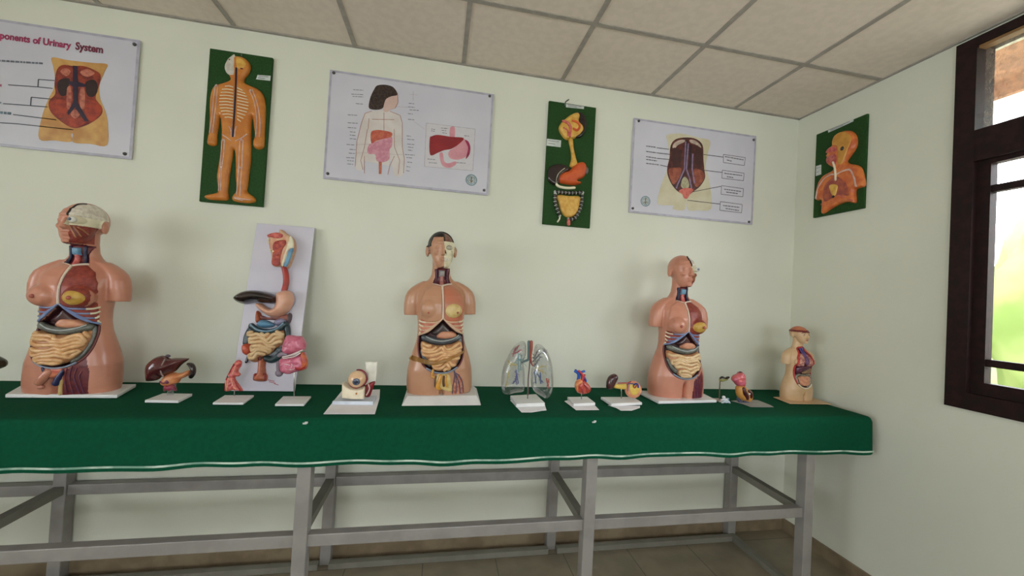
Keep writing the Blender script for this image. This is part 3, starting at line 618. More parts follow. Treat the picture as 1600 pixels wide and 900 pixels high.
# digestive relief
t, b = board('relief_board', WP, .586, .890, 1.49+.440, 1.49+1.194, .016, GREENB, 'narrow green board with relief of head, orange stomach and yellow intestines', 'wall model')
c = lambda p: crop(830, 145, 4.09, p); U = lambda p: PB.uv(c(p))
relief('head_back', PB, U([(285, 128), (325, 133), (350, 170), (352, 225), (335, 270), (300, 292), (270, 280), (270, 180)]), .018, .014, BLACKO, t, res=.0028)
hd = relief('head', PB, U([(213, 172), (245, 147), (288, 130), (308, 150), (302, 188), (325, 215), (330, 245), (303, 278), (255, 300), (215, 300), (182, 258), (174, 225), (192, 192)]), .026, .016, YELR, t, res=.0028, tex=lumps(.003, 40, 4))
mk('mouth_and_throat', *join(ptube(PB, U([(195, 192), (228, 208), (242, 240), (238, 290)]), [.008, .009, .008, .007], .026), ptube(PB, U([(200, 235), (225, 255), (228, 285)]), .006, .024)), SALMON, hd)
mk('brain', *join(ptube(PB, U([(255, 190), (285, 200), (300, 225), (285, 250), (262, 240)]), .007, .026)), ORGR, hd)
relief('esophagus', PB, U([(236, 298), (264, 300), (271, 360), (286, 425), (295, 470), (245, 475), (254, 425), (250, 370)]), .018, .012, YELR, t, res=.0028)
relief('liver', PB, U([(100, 520), (112, 480), (140, 462), (180, 456), (228, 470), (240, 500), (190, 530), (170, 590), (140, 592), (106, 565)]), .020, .015, BLACKO, t, res=.0028)
relief('stomach', PB, U([(268, 470), (292, 452), (325, 445), (347, 465), (350, 500), (335, 540), (292, 562), (312, 570), (312, 584), (270, 592), (215, 586), (180, 576), (170, 548), (195, 515), (240, 500)]), .034, .026, ORGR, t, res=.0028)
mk('duodenum', *ptube(PB, U([(208, 488), (170, 520), (154, 565), (168, 600), (225, 612), (272, 610)]), .0085, .012), CREAM, t)
relief('spleen', PB, U([(340, 490), (355, 475), (366, 495), (358, 520), (345, 518)]), .012, .008, mat('grey_organ', (110, 112, 116), .4), t, res=.0025)
cl = mk('large_intestine', *join(*[ptube(PB, U(p), .010, .008) for p in ([(150, 635), (240, 642), (326, 640)], [(152, 640), (150, 700), (165, 750), (180, 788)], [(322, 645), (318, 710), (298, 770), (270, 806), (235, 808)])]), mat('grey_white_colon', (186, 192, 182), .4), t)
bl = []
for p in ([(150, 635), (240, 642), (326, 640)], [(150, 650), (150, 700), (165, 750), (180, 788)], [(322, 652), (318, 710), (298, 770), (270, 806), (235, 808)]):
    q = cat_rom(U(p), False, 24); L = np.r_[0, np.cumsum(np.linalg.norm(np.diff(q, axis=0), axis=1))]; n = int(L[-1]/.021)
    for k in range(n):
        a = [np.interp(L[-1]*(k+.36)/n, L, q[:, i]) for i in (0, 1)]; b2 = [np.interp(L[-1]*(k+.6)/n, L, q[:, i]) for i in (0, 1)]
        bl.append(tube_vf([PB.pt(*a, .009), PB.pt(*b2, .009)], .0125, 8, 1))
mk('colon_bands', *join(*bl), BLACKO, cl)
relief('small_intestine', PB, U([(165, 655), (240, 660), (308, 665), (306, 720), (290, 770), (250, 797), (212, 790), (185, 750), (172, 700)]), .018, .014, YELR, t, res=.0022, tex=labyrinth(.003, .02, 5))
mk('appendix', *ptube(PB, U([(180, 788), (178, 808), (166, 826)]), .005, .008), CREAM, t)
mk('rectum', *ptube(PB, U([(236, 808), (236, 840)]), [.010, .012], .008), SALMON, t)
tagp(WP, .017, c([(216, 80), (331, 96), (330, 113), (216, 101)]), t); tagp(WP, .016, c([(95, 300), (186, 311), (183, 355), (92, 344)]), t)
mk('hook', *tube_vf([PB.pt(*PB.hit(*c([(215, 82)])[0]), .0), PB.pt(*PB.hit(*c([(218, 62)])[0]), .008), PB.pt(*PB.hit(*c([(240, 44)])[0]), .002)], .0035, 8), SCREW, t)
# respiratory relief on the right wall
t, b = board('relief_board', SP, .147, .457, 1.49+.616, 1.49+1.169, .016, GREENB, 'green board on the right wall with orange relief of a head and chest', 'wall model')
PS = Plane((XR-.016, 0, 0), (0, -1, 0), (0, 0, 1)); c = lambda p: crop(1260, 170, 5, p); U = lambda p: PS.uv(c(p))
bd = relief('bust', PS, U([(224, 232), (258, 195), (310, 172), (360, 176), (395, 210), (404, 260), (392, 310), (352, 370), (326, 410), (345, 430), (400, 440), (438, 465), (458, 530), (464, 602), (402, 626), (391, 655), (391, 735), (330, 729), (270, 745), (200, 782), (138, 822), (128, 795), (130, 718), (82, 712), (88, 640), (110, 570), (150, 520), (215, 484), (218, 462), (185, 445), (170, 418), (182, 398), (164, 372), (176, 350), (166, 336), (205, 300), (215, 268)]), .026, .02, mat('orange_bust', (216, 122, 58), .35, (198, 96, 48), 25, coat=.2), t, res=.003, tex=lumps(.002, 30, 7))
relief('brain', PS, U([(226, 285), (238, 225), (285, 188), (335, 186), (372, 215), (378, 262), (352, 325), (322, 400), (300, 440), (268, 420), (266, 300)]), .006, .012, mat('ochre_relief', (206, 148, 64), .4, (194, 134, 52), 30), bd, base=.024, res=.003)
mk('ear_canal', *sphere_vf(PS.pt(*PS.hit(*c([(310, 315)])[0]), .030), (.004, .011, .013)), BLACKO, bd)
relief('nasal_cavity', PS, U([(172, 346), (205, 303), (262, 298), (262, 340), (205, 350)]), .008, .01, SALMON, bd, base=.019, res=.0025)
relief('mouth', PS, U([(180, 385), (230, 352), (262, 360), (262, 430), (240, 458), (215, 430), (182, 432)]), .008, .01, mat('deep_pink_mouth', (168, 62, 66), .35, (196, 110, 100), 60), bd, base=.019, res=.0025)
mk('windpipe', *ptube(PS, U([(236, 420), (252, 470), (256, 520), (258, 560)]), .006, .028), CREAM, bd)
mk('collar_bones', *join(ptube(PS, U([(98, 700), (118, 620), (160, 555), (210, 520), (255, 515), (310, 490), (366, 480), (395, 530), (412, 605)]), .008, .020)), BONEP, bd)
relief('lungs', PS, U([(150, 690), (165, 600), (220, 545), (262, 530), (310, 550), (350, 600), (365, 690), (300, 680), (235, 700), (170, 735)]), .007, .012, mat('dull_rose_lung', (178, 92, 62), .4, (150, 70, 60), 40), bd, base=.021, res=.003)
relief('bronchi', PS, U([(205, 605), (240, 590), (275, 605), (270, 640), (262, 672), (240, 690), (222, 668), (212, 640)]), .006, .01, YELR, bd, base=.026, res=.0025, tex=labyrinth(.002, .02, 8))
mk('heart_spot', *sphere_vf(PS.pt(*PS.hit(*c([(240, 690)])[0]), .030), (.004, .009, .009)), BLACKO, bd)
mk('rib_edge', *ptube(PS, U([(140, 750), (200, 705), (260, 680), (320, 690), (380, 720)]), .005, .022), SALMON, bd)
tagp(SP, .017, c([(186, 172), (388, 86), (388, 101), (190, 190)]), t); tagp(SP, .016, c([(92, 450), (134, 438), (134, 514), (91, 528)]), t)
# ------------------------------------------------------------------ anatomical torsos
def eval_remesh(parts, voxel, smooth_it):
    V, F = join(*parts); me = bpy.data.meshes.new('tmp'); me.from_pydata(V, [], F); me.update()
    o = bpy.data.objects.new('tmp', me); COL.objects.link(o)
    r = o.modifiers.new('r', 'REMESH'); r.mode = 'VOXEL'; r.voxel_size = voxel
    s = o.modifiers.new('s', 'SMOOTH'); s.factor = .5; s.iterations = smooth_it
    dg = bpy.context.evaluated_depsgraph_get(); ev = o.evaluated_get(dg); m = ev.to_mesh()
    n = len(m.vertices); co_ = np.empty(n*3); m.vertices.foreach_get('co', co_); no = np.empty(n*3); m.vertices.foreach_get('normal', no)
    k = len(m.polygons); lt = np.empty(k, int); m.polygons.foreach_get('loop_total', lt); lv = np.empty(int(lt.sum()), int); m.loops.foreach_get('vertex_index', lv)
    F = np.split(lv, np.cumsum(lt)[:-1]); ev.to_mesh_clear(); bpy.data.objects.remove(o)
    return co_.reshape(-1, 3), no.reshape(-1, 3), F
def body_parts(female, bust):
    R = [(0, .010, -.004, .160, .088, 2.5), (0, .010, .03, .165, .092, 2.5), (0, .010, .07, .165, .096, 2.4), (0, .010, .12, .161, .098, 2.4), (0, .010, .17, .150, .094, 2.3),
         (0, .008, .22, .134, .086, 2.3), (0, .006, .26, .121, .080, 2.3), (0, .004, .30, .115, .078, 2.3), (0, .002, .35, .115, .082, 2.3), (0, 0, .40, .119, .088, 2.4),
         (0, .002, .45, .124, .090, 2.4), (0, .008, .49, .126, .082, 2.4), (0, .014, .520, .120, .068, 2.3), (0, .020, .543, .100, .054, 2.1), (0, .022, .560, .075, .046, 2), (0, .022, .578, .056, .045, 2),
         (0, .016, .600, .047, .046, 2), (0, .012, .640, .044, .046, 2), (0, .010, .680, .044, .048, 2)]
    P = [loft_vf(R, 56)]
    for s in (-1, 1):
        P.append(loft_vf([(s*.146, .010, .392, .036, .038, 2.2), (s*.146, .010, .41, .037, .040, 2.2), (s*.144, .010, .45, .038, .043, 2.2), (s*.140, .011, .485, .037, .043, 2), (s*.130, .012, .510, .036, .040, 2), (s*.110, .016, .530, .036, .036, 2), (s*.085, .020, .548, .034, .032, 2), (s*.06, .022, .562, .03, .03, 2)], 28))
        if female: P.append(sphere_vf((s*.062, -.072, .408), (.050, .040, .046), 28, 18)); P.append(sphere_vf((s*.066, -.1105, .406), (.008, .007, .008), 12, 8))
        else: P.append(sphere_vf((s*.058, -.060, .425), (.054, .030, .050), 28, 18)); P.append(sphere_vf((s*.072, -.084, .405), (.005, .005, .005), 12, 8))
    # head: skull, face, jaw, nose, brow, lips, ears
    P += [sphere_vf((0, .012, .742), (.066, .086, .074), 36, 24), loft_vf([(0, -.045, .628, .020, .022, 2), (0, -.040, .640, .034, .036, 2.2), (0, -.034, .660, .045, .048, 2.2), (0, -.030, .69, .054, .052, 2.2), (0, -.024, .72, .060, .056, 2.2), (0, -.018, .75, .062, .060, 2.2), (0, -.01, .78, .050, .06, 2)], 32),
          loft_vf([(0, -.088, .690, .013, .014, 2), (0, -.094, .697, .0135, .016, 2), (0, -.088, .715, .008, .013, 2), (0, -.080, .738, .007, .010, 2)], 16),
          sphere_vf((0, -.083, .673), (.020, .008, .0045), 16, 10), sphere_vf((0, -.081, .665), (.017, .008, .005), 16, 10), sphere_vf((0, -.078, .640), (.016, .012, .012), 16, 10),
          sphere_vf((0, -.066, .752), (.040, .018, .012), 20, 12)]
    for s in (-1, 1):
        P.append(sphere_vf((s*.028, -.070, .727), (.013, .010, .009), 16, 10)); P.append(sphere_vf((s*.031, -.062, .702), (.018, .018, .014), 16, 10))
        P.append(sphere_vf((s*.070, .012, .713), (.010, .018, .028), 16, 12))
    return P
_bodies = {}
def get_body(key, female):
    if key not in _bodies: _bodies[key] = eval_remesh(body_parts(female, 1), .0036, 3)
    V, N, F = _bodies[key]; return V.copy(), N, F
TP = Plane((0, 0, 0), (1, 0, 0), (0, 0, 1))      # the torso's own front plane
def front_base(bvh):
    def f(P):
        out = np.empty(len(P))
        for i, (u, v) in enumerate(P):
            h = bvh.ray_cast(Vector((u, -1, v)), Vector((0, 1, 0)), 2)
            out[i] = -h[0].y if h[0] is not None else .04
        return out
    return f
CAV = np.array([(0, .372), (-.03, .342), (-.07, .308), (-.110, .288), (-.113, .24), (-.108, .19), (-.088, .150), (-.05, .122), (0, .112), (.05, .122), (.088, .150), (.106, .19), (.110, .24), (.108, .288), (.07, .308), (.03, .342)])
PLATE = np.array([(-.045, .545), (-.09, .515), (-.112, .47), (-.118, .42), (-.114, .35), (-.110, .292), (-.07, .308), (-.03, .342), (0, .372), (.03, .342), (.07, .308), (.110, .292), (.114, .35), (.118, .42), (.112, .47), (.09, .515), (.045, .545), (0, .535)])
CAV_S = np.array([(0, .585), (-.035, .575), (-.05, .53), (-.085, .47), (-.098, .38), (-.098, .28), (-.085, .20), (-.05, .155), (0, .14), (.05, .155), (.085, .20), (.098, .28), (.098, .38), (.085, .47), (.05, .53), (.035, .575)])
def sub_mesh(name, V, F, sel, m, parent, off=None, N=None):
    Fs = [F[i] for i in np.nonzero(sel)[0]]
    if not Fs: return None
    used = np.unique(np.concatenate(Fs)); rm = np.zeros(len(V), int); rm[used] = np.arange(len(used))
    W = V[used].copy()
    if off: W += N[used]*off
    return mk(name, W, [tuple(rm[f]) for f in Fs], m, parent)
def sm_(o, n=5):
    m = o.modifiers.new('smooth', 'SMOOTH'); m.factor = .5; m.iterations = n; return o
def torso(kind, loc, rz, label, scale=1.0, lean=0.0, base_quad=None, base_h=.02, sx=1.0, foot=None):
    female = kind in ('white_brain', 'closed')
    t = thing('anatomy_torso', label, 'anatomical model', (0, 0, 0), None)
    skin = {'white_brain': SKIN_P, 'closed': SKIN_P, 'skull': SKIN_T, 'small': SKIN_C}[kind]
    V, N, F = get_body('f' if female else 'm', female)
    bvh0 = BVHTree.FromPolygons([tuple(v) for v in V], [tuple(f) for f in F]); fb = front_base(bvh0)
    front = N[:, 1] < -.05; XZ = V[:, [0, 2]]
    cav = cat_rom(CAV_S if kind == 'small' else CAV, True, 4)
    ci = inside(cav, XZ) & front & (V[:, 1] < 0); dd, _ = bdist(cav, XZ)
    V[:, 1] += np.where(ci, np.clip(dd/.010, 0, 1)*(.030 if kind != 'small' else .02), 0)
    # groove between the thighs and a neck window
    g = front & (V[:, 2] < .10) & (V[:, 1] < 0); V[:, 1] += np.where(g, .035*np.exp(-(V[:, 0]/.010)**2)*np.clip((.10-V[:, 2])/.03, 0, 1), 0)
    NECK = np.array([(-.036, .622), (-.032, .585), (-.046, .548), (0, .538), (.046, .548), (.036, .585), (.046, .628), (0, .634)])
    ni = inside(NECK, XZ) & front & (V[:, 1] < .02); dn, _ = bdist(NECK, XZ)
    if kind != 'small': V[:, 1] += np.where(ni, np.clip(dn/.006, 0, 1)*.010, 0)
    C = np.array([V[f].mean(0) for f in F]); CN = np.array([N[f].mean(0) for f in F]); CXZ = C[:, [0, 2]]
    ffr = (CN[:, 1] < -.05) & (C[:, 1] < .01); rid = np.zeros(len(F), int)
    rid[inside(cav, CXZ) & ffr] = 1
    if kind != 'small': rid[inside(NECK, CXZ) & ffr & (C[:, 2] > .53)] = 2
    ang = np.degrees(np.arctan2(C[:, 0], -(C[:, 1]-.01)))
    x, y, z = C.T
    if kind in ('white_brain', 'closed'):
        ex = (x > .006) & (z > .632)
        rid[ex & (z > .742) & (ang > 2) & (ang < 118) & (z < .808)] = 3         # brain
        rid[ex & (z > .706) & (z <= .742) & (ang > 2) & (ang < 90) & (x < .0695)] = 4         # skull band
        rid[ex & (z <= .706) & (z > .634) & (ang > 8) & (ang < 78) & (x < .062)] = 5        # face muscle
        TH = np.array([(.030, -.01), (.108, -.01), (.112, .09), (.098, .155), (.06, .118), (.035, .10)])
        if kind == 'closed': TH = TH+np.array([.018, -.0])
        rid[inside(TH, CXZ) & ffr & (rid == 0) & (z < .2)] = 6
    elif kind == 'skull':
        ex = (x > 0.001) & (z > .628)
        rid[ex & (z > .757) & (ang > 0) & (ang < 88)] = 7
        rid[ex & (z <= .757) & (ang > 0) & (ang < 80) & (x < .064)] = 4
        rid[(x <= 0.001) & (z > .735) & ((z > .783) | (ang < -48))] = 8
        rid[(x <= 0.001) & (z > .715) & (z < .76) & (ang < -75) & (abs(x) < .0655) & (ang > -120)] = 8
        rid[(x > .001) & (z > .72) & (ang > 95)] = 8
        TH = np.array([(.050, -.01), (.112, -.01), (.108, .07), (.080, .115), (.055, .09)]); rid[inside(TH, CXZ) & ffr & (rid == 0) & (z < .2)] = 6
    elif kind == 'small':
        rid[z > .772] = 9
        rid[(z > .752) & (z <= .772)] = 10
    body = sub_mesh('body', V, F, rid == 0, skin, t)
    for i, (nm, m, off) in {1: ('abdominal_cavity', DARKC, 0), 2: ('neck_muscles', MUSD, 0), 3: ('brain', WHITEBR, 0), 4: ('skull', CREAM, .001), 5: ('face_muscles', MUSC, 0), 6: ('thigh_muscles', mat('thigh_pale', (206, 148, 116), .4, (170, 96, 84), 50) if kind == 'skull' else MUSD, 0), 7: ('brain', BROWNBR, -.004), 8: ('hair', HAIR, .003), 9: ('brain_dome', mat('dome_orange', (196, 120, 84), .4, (184, 104, 72), 20), 0), 10: ('skull_rim', mat('dark_red_rim', (112, 36, 34), .4), .004)}.items():
        if (rid == i).any(): sub_mesh(nm, V, F, rid == i, m, t, off, N)
    lean_parts = []
    D = lambda pts, off=0: [np.array([u, -(fb(np.array([[u, v]]))[0]+off), v]) for u, v in pts]
    def dtube(pts, r, off=0, sub=4, n=10):
        q = cat_rom(pts, False, sub); rr = r if np.isscalar(r) else np.interp(np.linspace(0, 1, len(q)), np.linspace(0, 1, len(r)), r)
        return tube_vf(D(q, off), rr, n, 1)
    def dr(name, pts, h, w, m, parent=t, off=0, **k):
        return relief(name, TP, pts, h, w, m, parent, base=lambda P: fb(P)+off, **k)
    if kind == 'small':
        red = mat('red_lining', (186, 60, 52), .35, (164, 44, 44), 40)
        ring = list(CAV_S)+[CAV_S[0]]
        mk('opening_rim', *dtube(ring, .0085, .001, 3), red, t)
        q = cat_rom(CAV_S, True, 3); low = [p for p in q if p[1] < .2]
        low.sort(key=lambda p: math.atan2(p[0], -(p[1]-.4)))
        mk('pelvic_rim', *dtube(low, .0075, .006, 1), CREAM, t)
        for s in (-1, 1):
            dr('lung', [(s*.018, .51), (s*.045, .505), (s*.075, .45), (s*.084, .385), (s*.05, .375), (s*.02, .39)], .022, .02, mat('pale_rose_lung', (212, 160, 136), .4, (160, 84, 88), 60), off=-.014, res=.005, tex=lumps(.004, 60))
        dr('heart', [(-.018, .49), (.02, .49), (.03, .43), (.01, .39), (-.02, .41)], .028, .02, mat('purple_heart', (124, 80, 112), .4, (86, 54, 96), 40), off=-.010, res=.005)
        mk('neck_vessels', *join(dtube([(-.012, .58), (-.014, .53), (-.010, .48)], .008, -.002), dtube([(.014, .58), (.012, .53), (.006, .48)], .008, -.002), dtube([(0, .585), (0, .53), (.0, .44)], .006, .006)), mat('mauve_vessel', (104, 76, 128), .4, (70, 70, 140), 30), t)
        dr('liver', [(-.088, .36), (-.05, .385), (.01, .382), (.06, .375), (.03, .345), (-.03, .32), (-.085, .29)], .026, .02, mat('purple_liver', (92, 42, 64), .3, (74, 32, 50), 30, coat=.3), off=-.008, res=.005)
        dr('stomach', [(.0, .345), (.04, .36), (.078, .355), (.078, .31), (.03, .292), (-.03, .30)], .022, .018, mat('olive_stomach', (150, 116, 84), .4), off=-.010, res=.005)
        mk('large_intestine', *dtube([(-.075, .18), (-.082, .24), (-.07, .282), (0, .278), (.07, .284), (.082, .24), (.07, .18), (.03, .158)], .011, -.003), mat('pale_colon', (168, 160, 136), .4, (96, 92, 90), 90, lo=.48, hi=.52), t)
        dr('small_intestine', [(-.055, .265), (.055, .268), (.062, .22), (.045, .175), (0, .160), (-.045, .175), (-.058, .22)], .022, .018, mat('rose_gut', (220, 162, 124), .4, (206, 136, 106), 50), off=-.010, res=.004, tex=labyrinth(.005, .045, 3))
        mk('eyes', *join(*[sphere_vf((s*.028, -.0765, .727), (.009, .005, .004), 12, 8) for s in (-1, 1)]), NAVY, t)
        mk('lips', *sphere_vf((0, -.086, .669), (.017, .006, .006), 14, 8), LIPS, t)
        mk('eyebrows', *join(*[dtube([(s*.014, .742), (s*.03, .748), (s*.046, .742)], .0025) for s in (-1, 1)]), mat('brown_brow', (104, 66, 48), .6), t)
    else:
        # chest plate: skin on one half, opened breast on the other
        P = PLATE; half_l = [tuple(p) for p in P if p[0] < 0]+[(0, .372), (0, .535)]
        pv = np.array([(-.004, .538), (-.045, .545), (-.088, .515), (-.106, .47), (-.109, .42), (-.107, .375), (-.07, .358), (-.02, .362), (-.003, .374)])
        plate = sm_(dr('chest_plate', pv, .007, .006, skin, res=.003, smooth=False))
        pr = pv*np.array([-1, 1]); mus = sm_(dr('breast_muscle', pr, .006, .006, MUSC if kind != 'skull' else mat('salmon_muscle', (198, 104, 76), .4, (176, 128, 100), 14, lo=.3, hi=.7), plate, res=.003, smooth=False))
        fatc = (.060, .405) if female else (.052, .415)
        dr('breast_fat', [(fatc[0]+.044*math.cos(a), fatc[1]+(.032 if female else .038)*math.sin(a)) for a in np.linspace(0, 2*math.pi, 12, endpoint=False)], .012, .02, FAT if female else FATP, mus, res=.003, tex=lumps(.0015, 60))
        nr = .0085 if female else .0055
        for s in (-1, 1):
            nx, nz = (s*.066, .406) if female else (s*.070, .407)
            yb = -fb(np.array([[nx, nz]]))[0]-(.008 if s < 0 else .018)
            mk('nipple', *sphere_vf((nx, yb+.003, nz), (nr, nr*.8, nr), 14, 10), mat('nipple_brown', (176, 92, 76), .4) , plate if s < 0 else mus)
        lower = sm_(dr('rib_wall', [(0, .380), (-.06, .366), (-.106, .380), (-.107, .33), (-.108, .296), (-.070, .314), (-.03, .346), (0, .374), (.03, .346), (.070, .314), (.108, .296), (.107, .33), (.106, .380), (.06, .366)], .003, .004, MUSC if female else mat('rosy_ribwall', (206, 136, 110), .4, (186, 106, 86), 50), plate, res=.003, smooth=False))
        bone = CREAM; cartm = BLUEC if female else mat('buff_cartilage', (214, 180, 150), .4)
        rb, ct = [], []
        for s in (-1, 1):
            for k in range(4):
                zz = .366-k*.0195; xo = .109-.001*k; xi = .030+.0195*k
                zi = .372-xi*.80; mid = (xo+xi)/2+.012
                rb.append(dtube([(s*xo, zz), (s*(xo*.6+mid*.4), zz-.006), (s*mid, zz-.008)], .0042, .004, 3, 8))
                ct.append(dtube([(s*mid, zz-.008), (s*(mid*.5+xi*.5), zz-.008), (s*xi, max(zi+.006, zz-.006)), (s*max(.006, xi-.022), min(.376, zi+.022))], .0036, .0045, 3, 8))
            ct.append(dtube([(s*.004, .376), (s*.03, .349), (s*.068, .316), (s*.110, .294)], .0042, .005, 4, 8))
        mk('ribs', *join(*rb), bone, lower); mk('rib_cartilage', *join(*ct), cartm, lower)
        mk('sternum', *join(dtube([(0, .538), (0, .45), (0, .378)], [.005, .0042, .006], .004, 6), dtube([(0, .538), (.024, .545), (.048, .548)], .0045, .003), dtube([(0, .538), (-.024, .545), (-.045, .549)], .002, .003)), mat('pale_sternum', (222, 204, 184), .4), plate)
        # organs
        dr('liver', [(0, .356), (-.024, .334), (-.052, .306), (-.03, .292), (.03, .292), (.05, .306), (.024, .336)], .020, .02, mat('dark_liver', (74, 40, 40), .25, (56, 28, 32), 30, coat=.3) if female else mat('grey_liver', (74, 62, 58), .3, (58, 48, 46), 30, coat=.3), off=-.024, res=.0035)
        dr('stomach', [(-.012, .312), (.03, .316), (.070, .302), (.072, .28), (.03, .272), (-.025, .280)], .024, .014, mat('pale_stomach', (204, 146, 112), .35, (190, 124, 96), 30, coat=.2), off=-.022, res=.0035)
        g1 = GREYG if female else mat('slate_colon', (84, 90, 92), .3, (66, 72, 76), 30, coat=.3)
        lg = mk('large_intestine', *join(dtube([(-.088, .282), (-.05, .270), (0, .262), (.05, .268), (.086, .282)], .0155, -.010, 5), dtube([(.094, .278), (.094, .22), (.078, .165), (.05, .136)], .010, -.014, 5), dtube([(-.096, .215), (-.078, .172), (-.056, .150)], [.011, .013, .012], -.010, 5)), g1, t)
        mk('colon_stripe', *dtube([(-.078, .288), (-.04, .272), (0, .266), (.05, .274), (.082, .290)], .0026, .0055, 5, 6), mat('pale_stripe', (176, 182, 178), .4), lg)
        gp = [(-.098, .262), (-.045, .248), (0, .244), (.05, .249), (.092, .262), (.100, .22), (.088, .172), (.048, .130), (.0, .118), (-.044, .128), (-.056, .160), (-.094, .20)] if kind != 'white_brain' else [(-.100, .258), (-.045, .250), (0, .246), (.05, .251), (.092, .266), (.097, .23), (.082, .182), (.048, .140), (.0, .120), (-.054, .126), (-.090, .160), (-.104, .205)]
        gm = GUT if kind != 'closed' else GUTC; cu_ = cushion(gp, .022, .022)
        si = dr('small_intestine', gp, .022, .022, mat('gut_bed', (196, 140, 96), .4, (176, 118, 80), 50), off=-.012, res=.004)
        mk('intestine_coils', *coils_vf(TP, gp, lambda P: fb(P)-.010+cu_(P), .0088, .0165, {'skull': 1, 'white_brain': 2, 'closed': 3}[kind]), gm, si)
        mk('cavity_rim', *dtube([(-.110, .284), (-.113, .24), (-.108, .19), (-.088, .148), (-.05, .120), (0, .110), (.05, .120), (.088, .148), (.106, .19), (.110, .24), (.108, .284)], .0048, -.001, 4, 8), mat('maroon_rim', (104, 44, 42), .4), t)
        mk('pelvic_membrane', *dtube([(-.075, .136), (-.04, .118), (0, .111), (.04, .117), (.072, .134)], .0045, .003, 4, 8), mat('blue_grey_membrane', (128, 140, 158), .35), t)
        # neck
        mk('larynx', *relief_vf(TP, [(-.014, .617), (.014, .617), (.015, .585), (-.015, .585)], .012, .005, res=.003, base=lambda P: fb(P)-.006, smooth=False), LBLUE if female else mat('grey_larynx', (150, 146, 142), .4), t)
        mk('windpipe', *dtube([(0, .585), (0, .562), (0, .542)], .010, -.006), SALMON if female else mat('rose_thyroid', (172, 110, 100), .4), t)
        mk('neck_vessels', *join(*[dtube([(s*.028, .622), (s*.026, .585), (s*.034, .545)], .0055, -.004) for s in (-1, 1)]), NAVY if female else mat('plum_vessel', (86, 40, 60), .4), t)
        if kind == 'skull':
            y = lambda u, v, o=0: -fb(np.array([[u, v]]))[0]-o
            sk = [o for o in t.children if o.name.startswith('skull')][0]
            mk('eye', *sphere_vf((.028, y(.028, .727)+.006, .727), .0105, 16, 12), mat('dull_eyeball', (186, 180, 164), .4), sk)
            mk('eye_socket', *dtube([(.028+.0135*math.cos(a), .728+.010*math.sin(a)) for a in np.linspace(0, 2*math.pi, 15)], .0022, .000, 2, 8), mat('socket_brown', (128, 112, 86), .5), sk)  # drab brown ring around the eye
            mk('nose_opening', *relief_vf(TP, [(.004, .716), (.011, .706), (.010, .695), (.003, .697)], .002, .003, res=.002, base=lambda P: fb(P)+.001), BLACKO, sk)
            mk('teeth', *join(*[relief_vf(TP, [(u-.0026, .6745), (u+.0026, .6745), (u+.0026, .662), (u-.0026, .662)], .003, .002, res=.0013, base=lambda P: fb(P)+.001) for u in (.005, .0115, .018, .0245, .031)]), mat('tooth_white', (236, 230, 214), .25), sk)
            mk('cheek_branch', *dtube([(.040, .712), (.044, .69), (.042, .66)], .0016, .001), mat('olive_nerve', (150, 140, 96), .4), sk)
            mk('brain_split', *dtube([(.004, .760), (.004, .785), (.0035, .800)], .004, .001), BLACKO, sk)
            # groin and thigh details
            og = dr('pelvic_organ', [(-.030, .098), (0, .110), (.034, .100), (.045, .06), (.050, .015), (.02, .02), (-.005, .03), (-.030, .035)], .010, .012, FATP, res=.003)
            mk('yellow_duct', *dtube([(-.008, .100), (-.016, .07), (-.022, .045), (-.012, .036)], [.008, .011, .012, .008], .008), mat('golden_organ', (220, 160, 60), .35, (200, 136, 44), 30, coat=.3), og)
            mk('side_duct', *join(dtube([(-.045, .128), (-.050, .10), (-.04, .092)], .006, .004), dtube([(.018, .098), (.016, .07), (.024, .045)], .006, .010)), mat('amber_duct', (208, 150, 66), .35), og)
            mk('dark_cleft', *join(dtube([(.006, .096), (.004, .07), (.008, .048)], .006, .008), dtube([(-.030, .098), (-.036, .07), (-.034, .045)], .003, .006)), mat('grey_brown_cleft', (92, 66, 56), .4), og)
            mk('thigh_vessels', *join(dtube([(.056, .128), (.062, .09), (.054, .04), (.052, .003)], .0026, .001), dtube([(.058, .12), (.076, .08), (.088, .04), (.092, .003)], .003, .001), dtube([(.06, .11), (.086, .09), (.104, .05), (.110, .003)], .0024, .001), dtube([(.066, .10), (.072, .05), (.070, .003)], .002, .001)), mat('slate_vessel', (88, 76, 96), .4), t)
            strip = [(-.150, .192), (-.10, .186), (-.04, .176), (.02, .186), (.07, .204), (.112, .214), (.112, .204), (.07, .193), (.02, .170), (-.04, .156), (-.10, .164), (-.151, .172)]
            tb_ = lambda P: fb(P)+.004+.027*np.clip((.118-np.abs(P[:, 0]))/.03, 0, 1)
            relief('sealing_tape', TP, strip, .001, .004, TAPE, t, base=tb_, res=.004)
        else:
            y = lambda u, v, o=0: -fb(np.array([[u, v]]))[0]-o
            sk = [o for o in t.children if o.name.startswith('skull')][0]
            dr('eye_socket', [(.010, .742), (.03, .748), (.050, .738), (.052, .722), (.034, .712), (.012, .718)], .018, .012, CREAM, sk, res=.0025)
            e = mk('eye', *sphere_vf((.031, y(.031, .729)-.017, .729), .0135, 18, 14), mat('eyeball', (226, 224, 214), .25, coat=.5), sk)
            mk('iris', *join(sphere_vf((.030, y(.031, .729)-.0285, .729), (.0075, .003, .0065), 14, 10)), mat('iris_blue', (58, 72, 92), .2, coat=.5), e)
            dr('brain_fold', [(.012, .748), (.012, .79), (.036, .796), (.052, .775), (.056, .75)], .006, .02, WHITEBR, [o for o in t.children if o.name.startswith('brain')][0], res=.0028, tex=labyrinth(.0015, .03, 6))
            mk('brain_cut_edge', *dtube([(.004, .748), (.003, .775), (.004, .80), (.018, .808)], .0035, .0015), mat('black_cut_edge', (40, 32, 30), .5), t)
